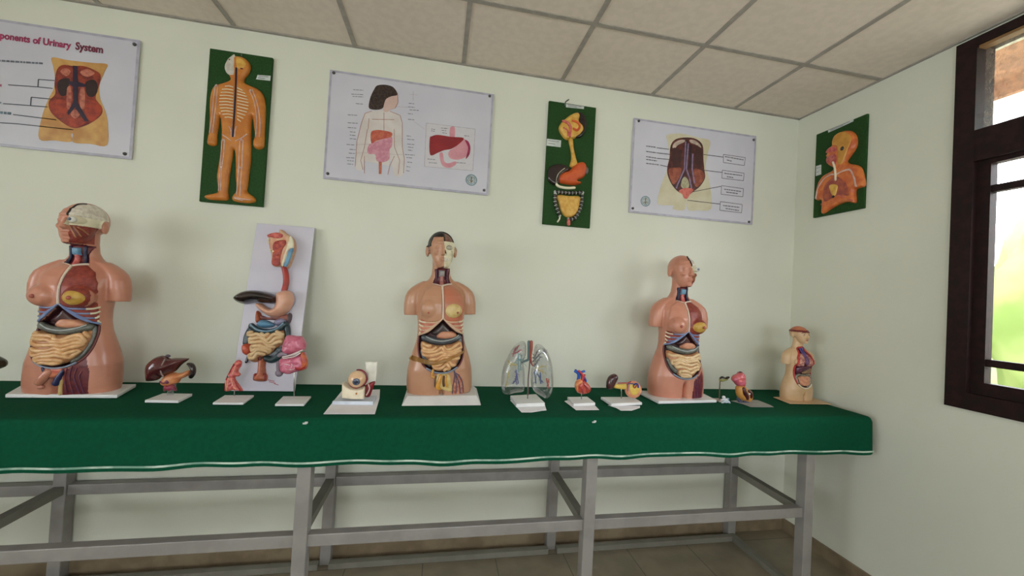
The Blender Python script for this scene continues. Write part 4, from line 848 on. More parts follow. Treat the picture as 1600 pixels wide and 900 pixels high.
            mk('jaw_muscle', *join(*[dtube([(a, b), ((a+c_)/2+.002, (b+d)/2), (c_, d)], .003, .002) for a, b, c_, d in ((.014, .70, .030, .658), (.026, .702, .040, .664), (.040, .70, .050, .675))]), mat('ochre_tendon', (176, 120, 86), .4), [o for o in t.children if o.name.startswith('face_muscles')][0])
            th = [o for o in t.children if o.name.startswith('thigh_muscles')][0]; ox = .018 if kind == 'closed' else 0
            mk('thigh_vessels', *join(*[dtube([(ox+a, .125-abs(a-.06)), (ox+a-.006, .07), (ox+a+b, .003)], .0028, .001) for a, b in ((.045, .0), (.060, .006), (.075, .010), (.09, .008))]), mat('plum_strand', (84, 44, 76), .4, (120, 50, 50), 60), th)
            if kind == 'white_brain':
                og = dr('pelvic_organ', [(-.040, .108), (0, .114), (.045, .108), (.030, .085), (-.010, .070), (-.035, .085)], .008, .012, mat('coral_pelvis', (206, 124, 92), .35, (190, 92, 70), 40), res=.003)
                mk('pink_tube', *dtube([(-.012, .098), (-.030, .072), (-.046, .052)], [.013, .017, .016], .006), SKIN_P, og)
                mk('small_lobe', *sphere_vf((-.040, y(-.04, .033)-.006, .033), (.012, .010, .009), 16, 10), SKIN_P, og)
                mk('navy_pouch', *join(dtube([(.036, .104), (.022, .075), (.012, .048)], [.006, .010, .013], .004), dtube([(-.034, .112), (-.027, .095)], .005, .006)), mat('navy_pouch', (44, 48, 88), .3, (32, 34, 66), 30, coat=.3), og)
                mk('yellow_tendon', *dtube([(.026, .06), (.022, .003)], .007, -.001), FATP, og)
    # base
    z0 = HT
    t.location = loc; t.rotation_euler = (0, 0, rz); t.scale = (scale*sx, scale*(1+(sx-1)*.5), scale)
    if lean:
        for o in t.children: o.rotation_euler = (0, lean, 0)
    TPz = table_plane(HT+base_h); quad = [TPz.pt(*TPz.hit(*q), 0) for q in base_quad]
    Minv = np.array((Matrix.Translation(Vector(loc)) @ Matrix.Rotation(rz, 4, 'Z') @ Matrix.Diagonal((scale*sx, scale*(1+(sx-1)*.5), scale, 1))).inverted())
    Vb, Fb = slab_vf(quad, base_h-.003)
    if foot:
        T0 = table_plane(HT+.003)
        for i, q in enumerate(foot): Vb[4+i] = tuple(T0.pt(*T0.hit(*q), 0))
    Vb = np.c_[np.array(Vb), np.ones(len(Vb))] @ Minv.T
    b = mk('base', Vb[:, :3]+np.array(loc), Fb, SKIN_C if kind == 'small' else BASEW, t, False); bevel(b, .003 if scale >= 1 else .004)
    return t
BH = .018
torso('white_brain', (-1.575, -.235, HT+BH), 0, 'leftmost pink torso model with white brain and dark blue pelvic pouch on a white base', 1.02, 0, [(8, 616), (183, 617), (213, 600), (36, 600)], BH)
torso('skull', (.030, -.262, HT+.034), math.radians(7), 'tan torso model with black hair and half skull face in the middle of the table', 1, math.radians(-2.6), [(636, 619), (745, 618), (740, 603), (641, 603)], .034, foot=[(627, 634.5), (752, 633.5), (745, 607), (636, 607)])
torso('closed', (1.385, -.235, HT+BH), 0, 'bald pink torso model with protruding eye on a white base, third large torso from left', 1, 0, [(1029, 627), (1120, 625), (1092, 611), (995, 610)], BH)
torso('small', (2.185, -.265, HT+.008), math.radians(4), 'small cream torso model with a red-rimmed opening and orange brain cap near the corner', .545, 0, [(1234, 630), (1300, 631), (1262, 619), (1208, 620)], .008, sx=1.16)
# ------------------------------------------------------------------ small models on the table
def tpl(h): return table_plane(HT+h)
def base_on(t, top_px, h, m=BASEW, name='base', bv=.002, lift=0.0, foot=.0025):
    P = tpl(h+lift); q = [P.pt(*P.hit(*p), 0) for p in top_px]; V, F = slab_vf(q, h-foot*(lift == 0)); return bevel(mk(name, V, F, m, t, False), bv)
def rod(t, pl, a, b, r, name='rod', m=ROD):
    p = pl.pt(*pl.hit(*a)); q = pl.pt(*pl.hit(*b)); return mk(name, *tube_vf([p, (q[0], q[1], max(q[2], HT+.012))], r, 10, 1), m, t)
def dbl(name, pl, pts, h, w, m, parent, back=1.0, **k): return relief(name, pl, pl.uv(pts), h, w, m, parent, back=back, **k)
def at_table(px, py): T0 = tpl(0); p = T0.pt(*T0.hit(px, py)); return (float(p[0]), float(p[1]), HT)
# --- liver, pancreas and spleen model
c = lambda p: crop(220, 545, 10, p)
t = thing('organ_model', 'glossy brown liver with black spleen and tan pancreas on a white base', 'anatomical model', at_table(262, 622))
base_on(t, c([(62, 800), (345, 692), (808, 700), (588, 808)]), .014)
PL = wall_plane(-.29)
lv = dbl('liver', PL, c([(105, 320), (125, 235), (190, 165), (260, 122), (340, 104), (400, 120), (450, 146), (550, 140), (690, 143), (757, 160), (640, 250), (560, 335), (500, 372), (430, 402), (395, 440), (345, 428), (295, 468), (250, 490), (170, 502), (122, 490), (108, 400)]), .050, .045, LIVER, t, .5, tex=lumps(.004, 14, 3))
PF = wall_plane(-.332)
mk('ligament', *tube_vf([PF.pt(*PF.hit(*q)) for q in c([(372, 170), (330, 250), (308, 320), (318, 380), (350, 430)])], .0026, 8, 4), mat('grey_ligament', (150, 130, 124), .3), lv)
mk('vena_cava', *tube_vf([PL.pt(*PL.hit(*q), -.005) for q in c([(378, 135), (400, 112), (432, 118)])], .006, 10, 3), mat('grey_cava', (74, 66, 76), .3), lv)
pn = dbl('pancreas', PL, c([(400, 410), (500, 368), (620, 376), (760, 330), (782, 388), (705, 440), (630, 470), (590, 528), (500, 556), (400, 580), (335, 560), (318, 505), (350, 455)]), .024, .024, mat('tan_pancreas', (206, 138, 88), .35, (192, 116, 72), 40, coat=.2), t, .8, tex=lumps(.003, 50, 5))
mk('bile_duct', *join(sphere_vf(PL.pt(*PL.hit(*c([(458, 497)])[0]), .020), (.010, .006, .010), 14, 10), tube_vf([PL.pt(*PL.hit(*q), .020) for q in c([(350, 500), (400, 520), (450, 500)])], .004, 8, 4)), mat('plum_duct', (110, 50, 80), .35), pn)
dbl('spleen', PL, c([(722, 232), (768, 213), (825, 238), (858, 310), (850, 395), (800, 464), (764, 450), (760, 405), (785, 350), (768, 290)]), .022, .02, BLACKO, t, .9)
dbl('duodenum', PL, c([(368, 575), (410, 545), (450, 560), (500, 545), (535, 580), (556, 660), (500, 640), (450, 668), (400, 640), (366, 668)]), .018, .016, mat('crimson_organ', (146, 50, 64), .35, (120, 40, 66), 40), t, .9)
mk('clear_post', *loft_vf([(PL.pt(*PL.hit(266, 620))[0], -.29, HT+.012, .012, .012), (PL.pt(*PL.hit(266, 620))[0], -.29, HT+.035, .012, .010), (PL.pt(*PL.hit(266, 620))[0], -.29, HT+.06, .020, .012)], 16), CLEAR, t)
# --- leaning digestive board
e = Plane((0, -.180, HT+.001), (1, 0, 0), (0, .150, .853))
t = thing('digestive_model', 'tall white board leaning on the wall with raised stomach, liver and coiled intestines', 'anatomical model', (-.83, -.18, HT))
u0, u1, v1 = -.968, -.683, .862
cs = [e.pt(u, v, h) for h in (-.012, 0) for v in (.004, v1) for u in (u0, u1)]
bd = bevel(mk('board', cs, [(2, 3, 1, 0), (5, 7, 6, 4), (5, 4, 0, 1), (6, 7, 3, 2), (4, 6, 2, 0), (3, 7, 5, 1)], WHITEB, t, False), .002)
A = lambda p: e.uv(crop(350, 340, 6.43, p)); B = lambda p: e.uv(crop(350, 480, 5.627, p)); O = lambda p: e.uv(crop(340, 340, 3, p))
hd = relief('head_section', e, A([(462, 196), (505, 172), (560, 165), (568, 135), (600, 130), (640, 165), (695, 200), (724, 250), (728, 330), (700, 420), (660, 508), (600, 498), (500, 490), (492, 430), (485, 370), (468, 310), (462, 240)]), .040, .018, mat('flesh_section', (214, 176, 140), .4, (206, 150, 120), 40), t, res=.003, tex=lumps(.003, 50))
relief('tongue', e, A([(460, 200), (510, 176), (570, 172), (625, 195), (600, 235), (540, 230), (480, 218)]), .012, .012, SALMON, hd, base=.034, res=.0028)
relief('throat_muscle', e, A([(520, 290), (560, 255), (640, 245), (655, 280), (610, 370), (590, 492), (510, 486), (518, 380)]), .010, .012, mat('brick_muscle', (186, 84, 62), .4, (150, 56, 56), 60), hd, base=.036, res=.0028, tex=lumps(.003, 70))
relief('spine_section', e, A([(602, 494), (615, 430), (640, 360), (668, 270), (690, 205), (722, 250), (724, 325), (680, 340), (628, 494)]), .006, .008, CREAM, hd, base=.036, res=.0028)
relief('blue_spine', e, A([(628, 500), (650, 430), (678, 345), (724, 328), (700, 420), (662, 506)]), .008, .008, LBLUE, hd, base=.037, res=.0028)
mk('teeth', *join(*[sphere_vf(e.pt(*A([q])[0], .040), .006, 10, 8) for q in ((478, 240), (476, 270), (500, 350), (530, 360))]), CREAM, hd)
mk('esophagus', *ptube(e, A([(612, 500), (630, 580), (632, 660), (612, 745)]), .014, .012, 4, 12), mat('red_esophagus', (176, 56, 44), .3, (160, 46, 40), 20, coat=.3), t)
relief('liver', e, A([(125, 822), (165, 778), (245, 744), (345, 738), (450, 756), (525, 785), (560, 830), (510, 868), (420, 862), (330, 856), (235, 872), (160, 858)]), .060, .03, BLACKO, t, base=.012, res=.0035)
relief('gall_bladder', e, B([(285, 60), (300, 30), (330, 60), (330, 120), (300, 142), (282, 120)]), .026, .014, mat('rust_organ', (164, 82, 50), .35), t, res=.003)
relief('pancreas', e, B([(325, 70), (400, 90), (500, 70), (560, 60), (590, 55), (598, 100), (560, 130), (480, 120), (400, 112), (330, 110)]), .022, .014, mat('brown_pancreas', (142, 84, 70), .35, (110, 70, 70), 50), t, res=.003, tex=lumps(.003, 50))
relief('spleen', e, B([(560, 80), (580, 50), (600, 65), (596, 110), (575, 150), (556, 130)]), .024, .012, mat('grey_plum_spleen', (84, 66, 72), .35), t, res=.003)
relief('stomach', e, O([(286, 362), (305, 350), (340, 345), (360, 362), (364, 395), (342, 438), (300, 466), (262, 470), (228, 452), (198, 428), (190, 408), (214, 404), (240, 422), (268, 430), (284, 405)]), .062, .036, STOM, t, base=.014, res=.0035)
relief('blue_peritoneum', e, B([(308, 135), (330, 115), (360, 112), (400, 122), (448, 148), (440, 172), (380, 184), (330, 178), (300, 165)]), .034, .02, LBLUE, t, base=.004, res=.003)
relief('lavender_fold', e, B([(450, 122), (520, 92), (562, 118), (552, 150), (500, 165), (460, 160)]), .030, .02, mat('lavender_fold', (142, 138, 164), .35), t, base=.002, res=.003)
li = mk('large_intestine', *join(ptube(e, B([(262, 175), (235, 215), (215, 260), (205, 320)]), .016, .012), ptube(e, B([(258, 165), (310, 205), (400, 222), (490, 200), (552, 150)]), .015, .022), ptube(e, B([(556, 160), (566, 220), (560, 310)]), .015, .012), ptube(e, B([(375, 445), (430, 462), (490, 430), (500, 395), (470, 372)]), [.016, .018, .020, .019, .014], .014)), TEAL, t)
mk('pale_band', *ptube(e, B([(262, 158), (315, 200), (400, 216), (485, 194), (545, 146)]), .0042, .037), mat('pale_blue_band', (122, 152, 172), .35), li)
mk('grey_sigmoid', *ptube(e, B([(455, 420), (490, 395), (510, 370)]), .015, .022), mat('mottled_grey', (120, 130, 136), .35, (60, 72, 80), 60), li)
cm = relief('cecum', e, B([(172, 335), (205, 312), (242, 318), (262, 360), (255, 402), (215, 425), (176, 408), (165, 370)]), .036, .02, mat('orange_cecum', (190, 84, 56), .35, (176, 68, 48), 40, coat=.2), t, res=.003, tex=lumps(.004, 60))
mk('appendix', *ptube(e, B([(228, 420), (215, 450), (203, 482)]), .0065, .010), BLACKO, cm)
gp = B([(240, 212), (330, 224), (420, 226), (500, 205), (540, 210), (552, 262), (540, 318), (495, 345), (445, 400), (360, 440), (310, 478), (262, 482), (232, 455), (245, 400), (262, 370), (245, 320), (232, 270)]); cu_ = cushion(gp, .036, .024)
si = relief('small_intestine', e, gp, .036, .024, mat('gut_bed', (196, 140, 96), .4, (176, 118, 80), 50), t, base=.008, res=.004)
mk('intestine_coils', *coils_vf(e, gp, lambda P: .010+cu_(P), .0092, .0175, 7), GUTC, si)
rc = relief('rectum', e, B([(316, 442), (345, 430), (372, 450), (368, 520), (372, 580), (385, 600), (378, 645), (330, 655), (276, 645), (280, 595), (300, 580), (308, 510)]), .036, .018, mat('orange_rectum', (186, 104, 68), .35, (172, 88, 58), 40, coat=.2), t, res=.003)
mk('rectum_opening', *join(sphere_vf(e.pt(*B([(340, 452)])[0], .034), (.009, .005, .011), 14, 10)), mat('maroon_opening', (96, 32, 30), .4), rc)
relief('anal_muscle', e, B([(276, 590), (300, 582), (302, 640), (272, 640)]), .014, .008, mat('dark_brick', (150, 56, 48), .4), rc, base=.016, res=.003); relief('anal_muscle', e, B([(352, 588), (384, 585), (382, 642), (356, 640)]), .014, .008, mat('dark_brick', (150, 56, 48), .4), rc, base=.016, res=.003)
mk('small_print', *join(*[line_vf(e, B(q), .003, .0006) for q in ([(388, 640), (445, 652)], [(395, 655), (455, 668)], [(440, 672), (480, 684)])]), mat('red_ink', (176, 90, 96), .6), t, False)
# --- small pink tissue model on a stand
c = lambda p: crop(210, 540, 8, p)
t = thing('organ_model', 'small pink tissue section on a thin rod and white base, left of the leaning board', 'anatomical model', at_table(364, 625))
base_on(t, c([(978, 712), (1130, 618), (1495, 618), (1362, 715)]), .012)
PV = wall_plane(-.29); D8 = lambda p: crop(350, 480, 5.627, p)
fl = dbl('tissue', PV, D8([(14, 736), (22, 640), (42, 590), (62, 555), (98, 482), (130, 463), (156, 480), (152, 515), (126, 560), (146, 588), (134, 606), (104, 612), (104, 640), (134, 682), (165, 736), (90, 726)]), .016, .014, SALMON, t, .9, res=.0022, tex=lumps(.004, 90, 6))
mk('pale_vessels', *join(*[tube_vf([PV.pt(*PV.hit(*q), .015) for q in D8(s)], .0022, 6, 4) for s in ([(122, 490), (105, 540), (80, 600)], [(60, 590), (48, 650), (40, 720)], [(30, 640), (34, 720)], [(80, 620), (90, 680), (120, 715)])]), mat('pale_pink_vessel', (226, 168, 140), .35), fl)
mk('red_edge', *join(*[tube_vf([PV.pt(*PV.hit(*q), .012) for q in D8(s)], .003, 6, 4) for s in ([(22, 725), (28, 645), (60, 570), (100, 495)], [(110, 650), (130, 690), (152, 728)], [(60, 640), (75, 700), (110, 722)])]), RED, fl)
mk('dark_opening', *sphere_vf(PV.pt(*PV.hit(*D8([(50, 607)])[0]), .014), (.006, .004, .005), 12, 8), NAVY, fl)
rod(t, PV, D8([(92, 722)])[0], (366, 622), .0025)
# --- magenta kidney/intestine section on a stand
t = thing('organ_model', 'magenta lobed organ with white band on a thin rod, in front of the leaning board', 'anatomical model', at_table(458, 627))
base_on(t, D8([(447, 852), (520, 782), (768, 782), (705, 852)]), .012)
PV = wall_plane(-.29); v = lambda p, h=0: PV.pt(*PV.hit(*D8([p])[0]), h)
up = dbl('upper_lobe', PV, D8([(515, 345), (530, 300), (552, 250), (600, 246), (640, 252), (684, 256), (708, 290), (722, 320), (712, 372), (640, 400), (545, 420), (516, 390)]), .034, .03, PINK, t, .9, tex=lumps(.004, 60, 1))
mk('white_folds', *join(*[tube_vf([v(q, .034) for q in s], .0032, 8, 4) for s in ([(540, 428), (590, 418), (640, 398), (712, 368)], [(545, 440), (600, 432), (650, 420), (690, 395)], [(600, 415), (640, 405), (680, 385)])]), mat('white_fold', (226, 208, 204), .35), up)
lw = dbl('lower_lobe', PV, D8([(486, 470), (520, 440), (560, 432), (640, 420), (708, 392), (724, 430), (738, 480), (730, 535), (690, 555), (620, 572), (575, 588), (520, 575), (490, 545)]), .032, .026, PINK, t, .9, tex=lumps(.004, 60, 2))
mk('orange_end', *tube_vf([v(q, .022) for q in [(702, 405), (716, 450), (722, 490), (700, 528)]], [.010, .014, .014, .011], 12, 4), mat('orange_end', (206, 112, 60), .35, (176, 70, 54), 50), lw)
mk('red_patch', *tube_vf([v(q, .026) for q in [(650, 525), (690, 530), (720, 512)]], .008, 10, 4), RED, lw)
mk('grey_bulb', *join(sphere_vf(v((493, 575), .010), .017, 18, 12), tube_vf([v(q, .020) for q in [(490, 480), (488, 520), (492, 560)]], .007, 10, 4), tube_vf([v(q, .02) for q in [(500, 420), (530, 402), (560, 412)]], .010, 10, 4)), mat('grey_mauve', (132, 118, 130), .35), lw)
mk('white_streaks', *join(*[tube_vf([v(q, .031) for q in s], .0018, 6, 4) for s in ([(520, 500), (560, 490), (600, 500)], [(560, 530), (610, 540), (660, 520)], [(600, 460), (620, 500), (600, 540)])]), mat('white_fold', (226, 208, 204), .35), lw)
rod(t, PV, D8([(616, 560)])[0], D8([(616, 800)])[0], .003)
# --- eye model
c = lambda p: crop(490, 540, 7.5, p)
t = thing('eye_model', 'large eyeball in a cream bone block on a white base', 'anatomical model', at_table(550, 630))
tag(mk('paper_sheet', *slab_vf([tpl(.0045).pt(*tpl(.0045).hit(*p)) for p in c([(115, 800), (330, 530), (778, 512), (772, 620), (718, 800)])], .0015), PAPER, None, False), 'sheet of off-white paper under the base of the eye model', 'paper')
base_on(t, c([(218, 652), (320, 585), (740, 585), (700, 656)]), .020, mat('bluish_white', (214, 220, 232), .35), foot=.0045)
PE = wall_plane(-.395); v = lambda p, h=0: PE.pt(*PE.hit(*c([p])[0]), h)
bp = mk('bone_block', *relief_vf(PE, PE.uv(c([(333, 445), (350, 442), (385, 475), (430, 502), (515, 514), (580, 502), (600, 485), (596, 560), (590, 628), (460, 626), (332, 612)])), .012, .006, res=.0025, back=5.5, smooth=False), mat('ivory_bone', (234, 222, 196), .4, (226, 212, 184), 30), t)
mk('orange_mark', *sphere_vf(v((507, 555), .012), (.004, .002, .005), 10, 8), mat('amber_mark', (190, 120, 40), .4), bp)
ce = v((508, 392), .0); re = .0385
eb = mk('eyeball', *sphere_vf(ce, re, 36, 24), mat('cream_eyeball', (232, 202, 164), .25, (222, 180, 140), 14, coat=.6), t)
dv = CAM-np.array([ce[0], ce[1], ce[2]]); dv = np.array([.12, -1, -.14]); dv /= np.linalg.norm(dv)
ic = ce+dv*(re-.0035)
PI_ = Plane(ic, np.cross([0, 0, 1.], -dv)*1.0, (0, 0, 1)) 
PI_ = Plane(ic, (1, .0, 0), (0, 0, 1)); PI_.n = dv; PI_.u = np.cross([0, 0, 1.], dv)*-1; PI_.u = np.cross(dv, [0, 0, 1.])*-1; PI_.u /= np.linalg.norm(PI_.u); PI_.v = np.cross(dv, PI_.u)
ir = mk('iris', *relief_vf(PI_, [(.0165*math.cos(a), .0165*math.sin(a)) for a in np.linspace(0, 2*math.pi, 16, endpoint=False)], .0065, .016, res=.0018), mat('iris_grey_blue', (92, 104, 124), .15, (64, 76, 100), 120, coat=.8), eb)
mk('pupil', *relief_vf(PI_, [(.0065*math.cos(a), .0065*math.sin(a)) for a in np.linspace(0, 2*math.pi, 12, endpoint=False)], .0015, .003, res=.0012, base=.0060), mat('pupil_black', (22, 28, 48), .1, coat=.8), ir)
RM = mat('crimson_muscle', (140, 30, 40), .3, (112, 22, 34), 40, coat=.3)
mk('eye_muscle', *join(*[tube_vf([ce+np.array([(re+.001)*math.cos(a)*k1, .004+dy, (re+.001)*math.sin(a)*k1]) for a, k1, dy in s], r, 10, 4) for s, r in (([(math.radians(95), .92, .012), (math.radians(70), .98, .008), (math.radians(40), 1.0, .008), (math.radians(10), 1.0, .008), (math.radians(-25), 1.0, .006), (math.radians(-60), .98, .0)], .0065), ([(math.radians(-60), .98, .0), (math.radians(-90), .99, -.006), (math.radians(-125), .99, -.004), (math.radians(-150), 1.0, .004)], .0045))]), RM, t)
mw = dbl('muscle_wedge', wall_plane(-.37), c([(596, 592), (596, 500), (620, 455), (680, 425), (722, 420), (708, 470), (690, 520), (655, 600)]), .012, .012, RM, t, .9, res=.0025)
mk('pale_nerve', *tube_vf([wall_plane(-.385).pt(*wall_plane(-.385).hit(*q)) for q in c([(640, 455), (655, 500), (640, 545), (618, 580)])], .0032, 8, 4), mat('pale_nerve', (226, 196, 186), .35), mw)
pw = wall_plane(-.36); uvp = pw.uv(c([(604, 190), (748, 188), (742, 330), (728, 424), (640, 430), (626, 380), (640, 330), (612, 300)]))
mk('bone_plate', *relief_vf(pw, uvp, .005, .003, res=.0025, back=1.0, smooth=False), mat('ivory_plate', (236, 232, 218), .4), t)
# --- transparent lungs
c = lambda p: crop(775, 525, 7.5, p)
t = thing('lung_model', 'clear plastic pair of lungs with coloured airways on a white base', 'anatomical model', at_table(822, 630))
tag(mk('paper_sheet', *slab_vf([tpl(.0045).pt(*tpl(.0045).hit(*p)) for p in c([(165, 750), (560, 770), (592, 868), (545, 872), (420, 892), (300, 892), (240, 830)])], .0015), PAPER, None, False), 'ragged white paper under the base of the clear lung model', 'paper')
base_on(t, c([(168, 697), (470, 680), (574, 782), (236, 794)]), .022, foot=.0045)
PN = wall_plane(-.36); v = lambda p, h=0: PN.pt(*PN.hit(*c([p])[0]), h)
LL = dbl('right_lung', PN, c([(70, 640), (64, 480), (90, 350), (132, 255), (182, 160), (255, 82), (318, 60), (348, 92), (350, 200), (322, 290), (332, 400), (334, 540), (320, 640), (220, 662), (120, 684)]), .045, .035, CLEAR, t, .8, res=.004, tex=lumps(.002, 25, 1))
LR = dbl('left_lung', PN, c([(412, 560), (408, 430), (438, 310), (446, 170), (475, 100), (530, 105), (600, 180), (642, 290), (664, 430), (664, 590), (630, 690), (580, 730), (520, 700), (440, 640)]), .045, .035, CLEAR, t, .8, res=.004, tex=lumps(.002, 25, 2))
tr = mk('windpipe', *tube_vf([v(q) for q in [(385, 65), (385, 150), (384, 230), (378, 275), (345, 292), (300, 312)]], [.0075, .0075, .007, .0065, .006, .004], 12, 4), mat('teal_airway', (84, 108, 108), .3), t)
mk('red_artery', *tube_vf([v(q, .006) for q in [(412, 65), (410, 150), (402, 230), (408, 300), (425, 345)]], [.008, .008, .006, .005, .003], 12, 4), mat('brick_artery', (158, 72, 58), .3), t)
mk('centre_vein', *tube_vf([v(q, .004) for q in [(398, 260), (388, 380), (376, 500), (374, 640), (372, 690)]], .0035, 8, 4), mat('plum_grey_vein', (110, 86, 88), .3), t)
def tree(name, par, st, m, seed, n=7, L=.045):
    rnd = random.Random(seed); out = []
    for s0, s1 in st:
        a, b = v(s0), v(s1); out.append(tube_vf([a, (a+b)/2+np.array([0, rnd.uniform(-.006, .006), 0]), b], [.0035, .003, .0018], 6, 3))
        for k in range(n):
            p = a+(b-a)*(k+.6)/n; q = p+np.array([rnd.uniform(-.5, .5), rnd.uniform(-.4, .3), rnd.uniform(-.5, .5)])*L
            out.append(tube_vf([p, (p+q)/2+np.array([0, 0, .003]), q], [.002, .0016, .0010], 6, 3))
    return mk(name, *join(*out), m, par)
tree('red_bronchi', LL, [((300, 160), (200, 215)), ((270, 110), (215, 190)), ((230, 140), (195, 240))], mat('rose_bronchi', (176, 72, 84), .4), 1, 7, .03)
tree('teal_bronchi', LL, [((310, 310), (250, 260)), ((260, 200), (262, 420)), ((300, 220), (290, 400))], mat('sea_bronchi', (120, 164, 164), .4), 2)
tree('yellow_bronchi', LL, [((240, 340), (140, 330)), ((200, 340), (130, 290)), ((150, 420), (120, 600))], mat('straw_bronchi', (196, 178, 112), .4), 3, 8, .03)
tree('blue_bronchi', LL, [((236, 400), (238, 570)), ((250, 470), (200, 560)), ((236, 420), (262, 560))], mat('indigo_bronchi', (82, 82, 148), .4), 4, 8, .022)
tree('grey_bronchi', LR, [((430, 300), (560, 170)), ((440, 260), (500, 160)), ((450, 360), (520, 240)), ((590, 200), (560, 150))], mat('slate_bronchi', (112, 112, 118), .4), 5, 8, .035)
tree('yellow_bronchi', LR, [((470, 380), (590, 350)), ((500, 400), (580, 430))], mat('straw_bronchi', (196, 178, 112), .4), 6, 9, .03)
tree('blue_bronchi', LR, [((460, 400), (540, 540)), ((520, 430), (520, 560)), ((450, 420), (470, 560))], mat('steel_bronchi', (84, 104, 150), .4), 7, 9, .03)
tree('red_bronchi', LR, [((590, 500), (620, 610)), ((620, 510), (600, 600))], mat('coral_bronchi', (190, 84, 66), .4), 8, 8, .016)
rod(t, PN, c([(372, 600)])[0], c([(370, 730)])[0], .003)
# --- heart
c = lambda p: crop(770, 520, 6.92, p)
t = thing('heart_model', 'small red heart with blue vessels on a rod and white base', 'anatomical model', at_table(910, 632))
tag(mk('paper_sheet', *slab_vf([tpl(.0045).pt(*tpl(.0045).hit(*p)) for p in c([(775, 738), (830, 722), (1080, 760), (1150, 832), (900, 834), (850, 795)])], .0015), PAPER, None, False), 'white paper slip under the base of the heart model', 'paper')
base_on(t, c([(806, 692), (1022, 690), (1110, 756), (872, 766)]), .018, foot=.0045)
PH = wall_plane(-.37); v = lambda p, h=0: PH.pt(*PH.hit(*c([p])[0]), h)
h = dbl('ventricles', PH, c([(892, 540), (930, 500), (985, 512), (1035, 555), (1056, 605), (1030, 645), (970, 660), (912, 642), (890, 595)]), .030, .026, mat('heart_red', (190, 78, 58), .3, (170, 56, 50), 50, coat=.4), t, .9, res=.0025, tex=lumps(.003, 60, 3))
dbl('atrium', wall_plane(-.385), c([(888, 560), (905, 520), (935, 498), (965, 512), (960, 545), (925, 570), (922, 620), (915, 648), (894, 600)]), .018, .014, mat('peach_atrium', (226, 152, 96), .3, (206, 120, 76), 60, coat=.3), h, .8, res=.0025)
mk('coronary_vessels', *join(*[tube_vf([v(q, .031) for q in s], .0016, 6, 4) for s in ([(960, 530), (985, 580), (1000, 640)], [(975, 560), (1010, 590), (1030, 610)], [(930, 580), (950, 620), (955, 648)])]), mat('coronary', (140, 40, 44), .3), h)
mk('blue_veins', *join(tube_vf([v(q, .006) for q in [(882, 415), (905, 425), (925, 450), (918, 510)]], [.0055, .007, .0085, .008], 10, 4), tube_vf([v(q, .006) for q in [(890, 402), (930, 425), (985, 412)]], .006, 10, 4), tube_vf([v(q, .010) for q in [(985, 480), (998, 520)]], .006, 10, 3), tube_vf([v(q, -.004) for q in [(935, 420), (965, 450), (972, 500)]], .008, 10, 3)), mat('cobalt_vein', (24, 84, 176), .3, (18, 66, 156), 20, coat=.3), t)
mk('red_aorta', *join(tube_vf([v(q, .014) for q in [(915, 405), (945, 430), (965, 462), (960, 510)]], [.004, .006, .008, .009], 10, 4), tube_vf([v(q, .012) for q in [(985, 450), (970, 470)]], .005, 8, 2)), mat('scarlet_artery', (186, 34, 40), .3, coat=.3), t)
rod(t, PH, c([(958, 645)])[0], c([(958, 715)])[0], .0025)
# --- spleen, pancreas and kidney disc
c = lambda p: crop(930, 560, 10, p)
t = thing('kidney_model', 'round peach organ section with a dark brown lobe and yellow bar on a white base', 'anatomical model', at_table(972, 632))
tag(mk('paper_sheet', *slab_vf([tpl(.0045).pt(*tpl(.0045).hit(*p)) for p in c([(200, 730), (700, 740), (700, 770), (570, 812), (400, 812), (330, 770)])], .0015), PAPER, None, False), 'white paper tip under the base of the round kidney model', 'paper')
base_on(t, c([(86, 600), (590, 600), (735, 688), (250, 706)]), .018, foot=.0045)
PK = wall_plane(-.34); v = lambda p, h=0: PK.pt(*PK.hit(*c([p])[0]), h)
dbl('brown_lobe', PK, c([(184, 472), (174, 400), (190, 330), (225, 272), (290, 241), (335, 255), (350, 305), (322, 370), (290, 440), (245, 480)]), .022, .02, mat('chocolate_lobe', (78, 36, 36), .25, (60, 28, 32), 20, coat=.4), t, .9, res=.0025)
dbl('yellow_bar', PK, c([(300, 398), (380, 400), (470, 392), (500, 440), (470, 484), (380, 476), (285, 456)]), .012, .01, mat('butter_yellow', (222, 190, 96), .35, (212, 176, 80), 30), t, .9, res=.0025)
kd = dbl('kidney_disc', PK, c([(590+125*math.cos(a), 485+135*math.sin(a)) for a in np.linspace(0, 2*math.pi, 14, endpoint=False)]), .026, .024, mat('peach_disc', (226, 160, 124), .35, (216, 142, 108), 40, coat=.2), t, .9, res=.0025)
relief('yellow_centre', PK, PK.uv(c([(505, 390), (560, 380), (640, 400), (655, 470), (630, 530), (580, 560), (530, 540), (500, 470)])), .004, .008, mat('butter_yellow', (222, 190, 96), .35), kd, base=.0245, res=.0022)
mk('blue_vessel', *join(tube_vf([v(q, .030) for q in [(560, 395), (590, 375), (620, 385), (630, 430)]], .0045, 8, 4), tube_vf([v(q, .028) for q in [(470, 490), (468, 420), (475, 380), (555, 378)]], .0022, 8, 4)), BLUE, kd)
mk('red_vessel', *join(tube_vf([v(q, .031) for q in [(550, 410), (575, 440), (600, 400)]], .003, 8, 4), tube_vf([v(q, .012) for q in [(340, 378), (420, 376), (500, 372), (540, 350)]], .0025, 8, 4)), RED, kd)
rod(t, PK, c([(408, 470)])[0], c([(408, 620)])[0], .0028)
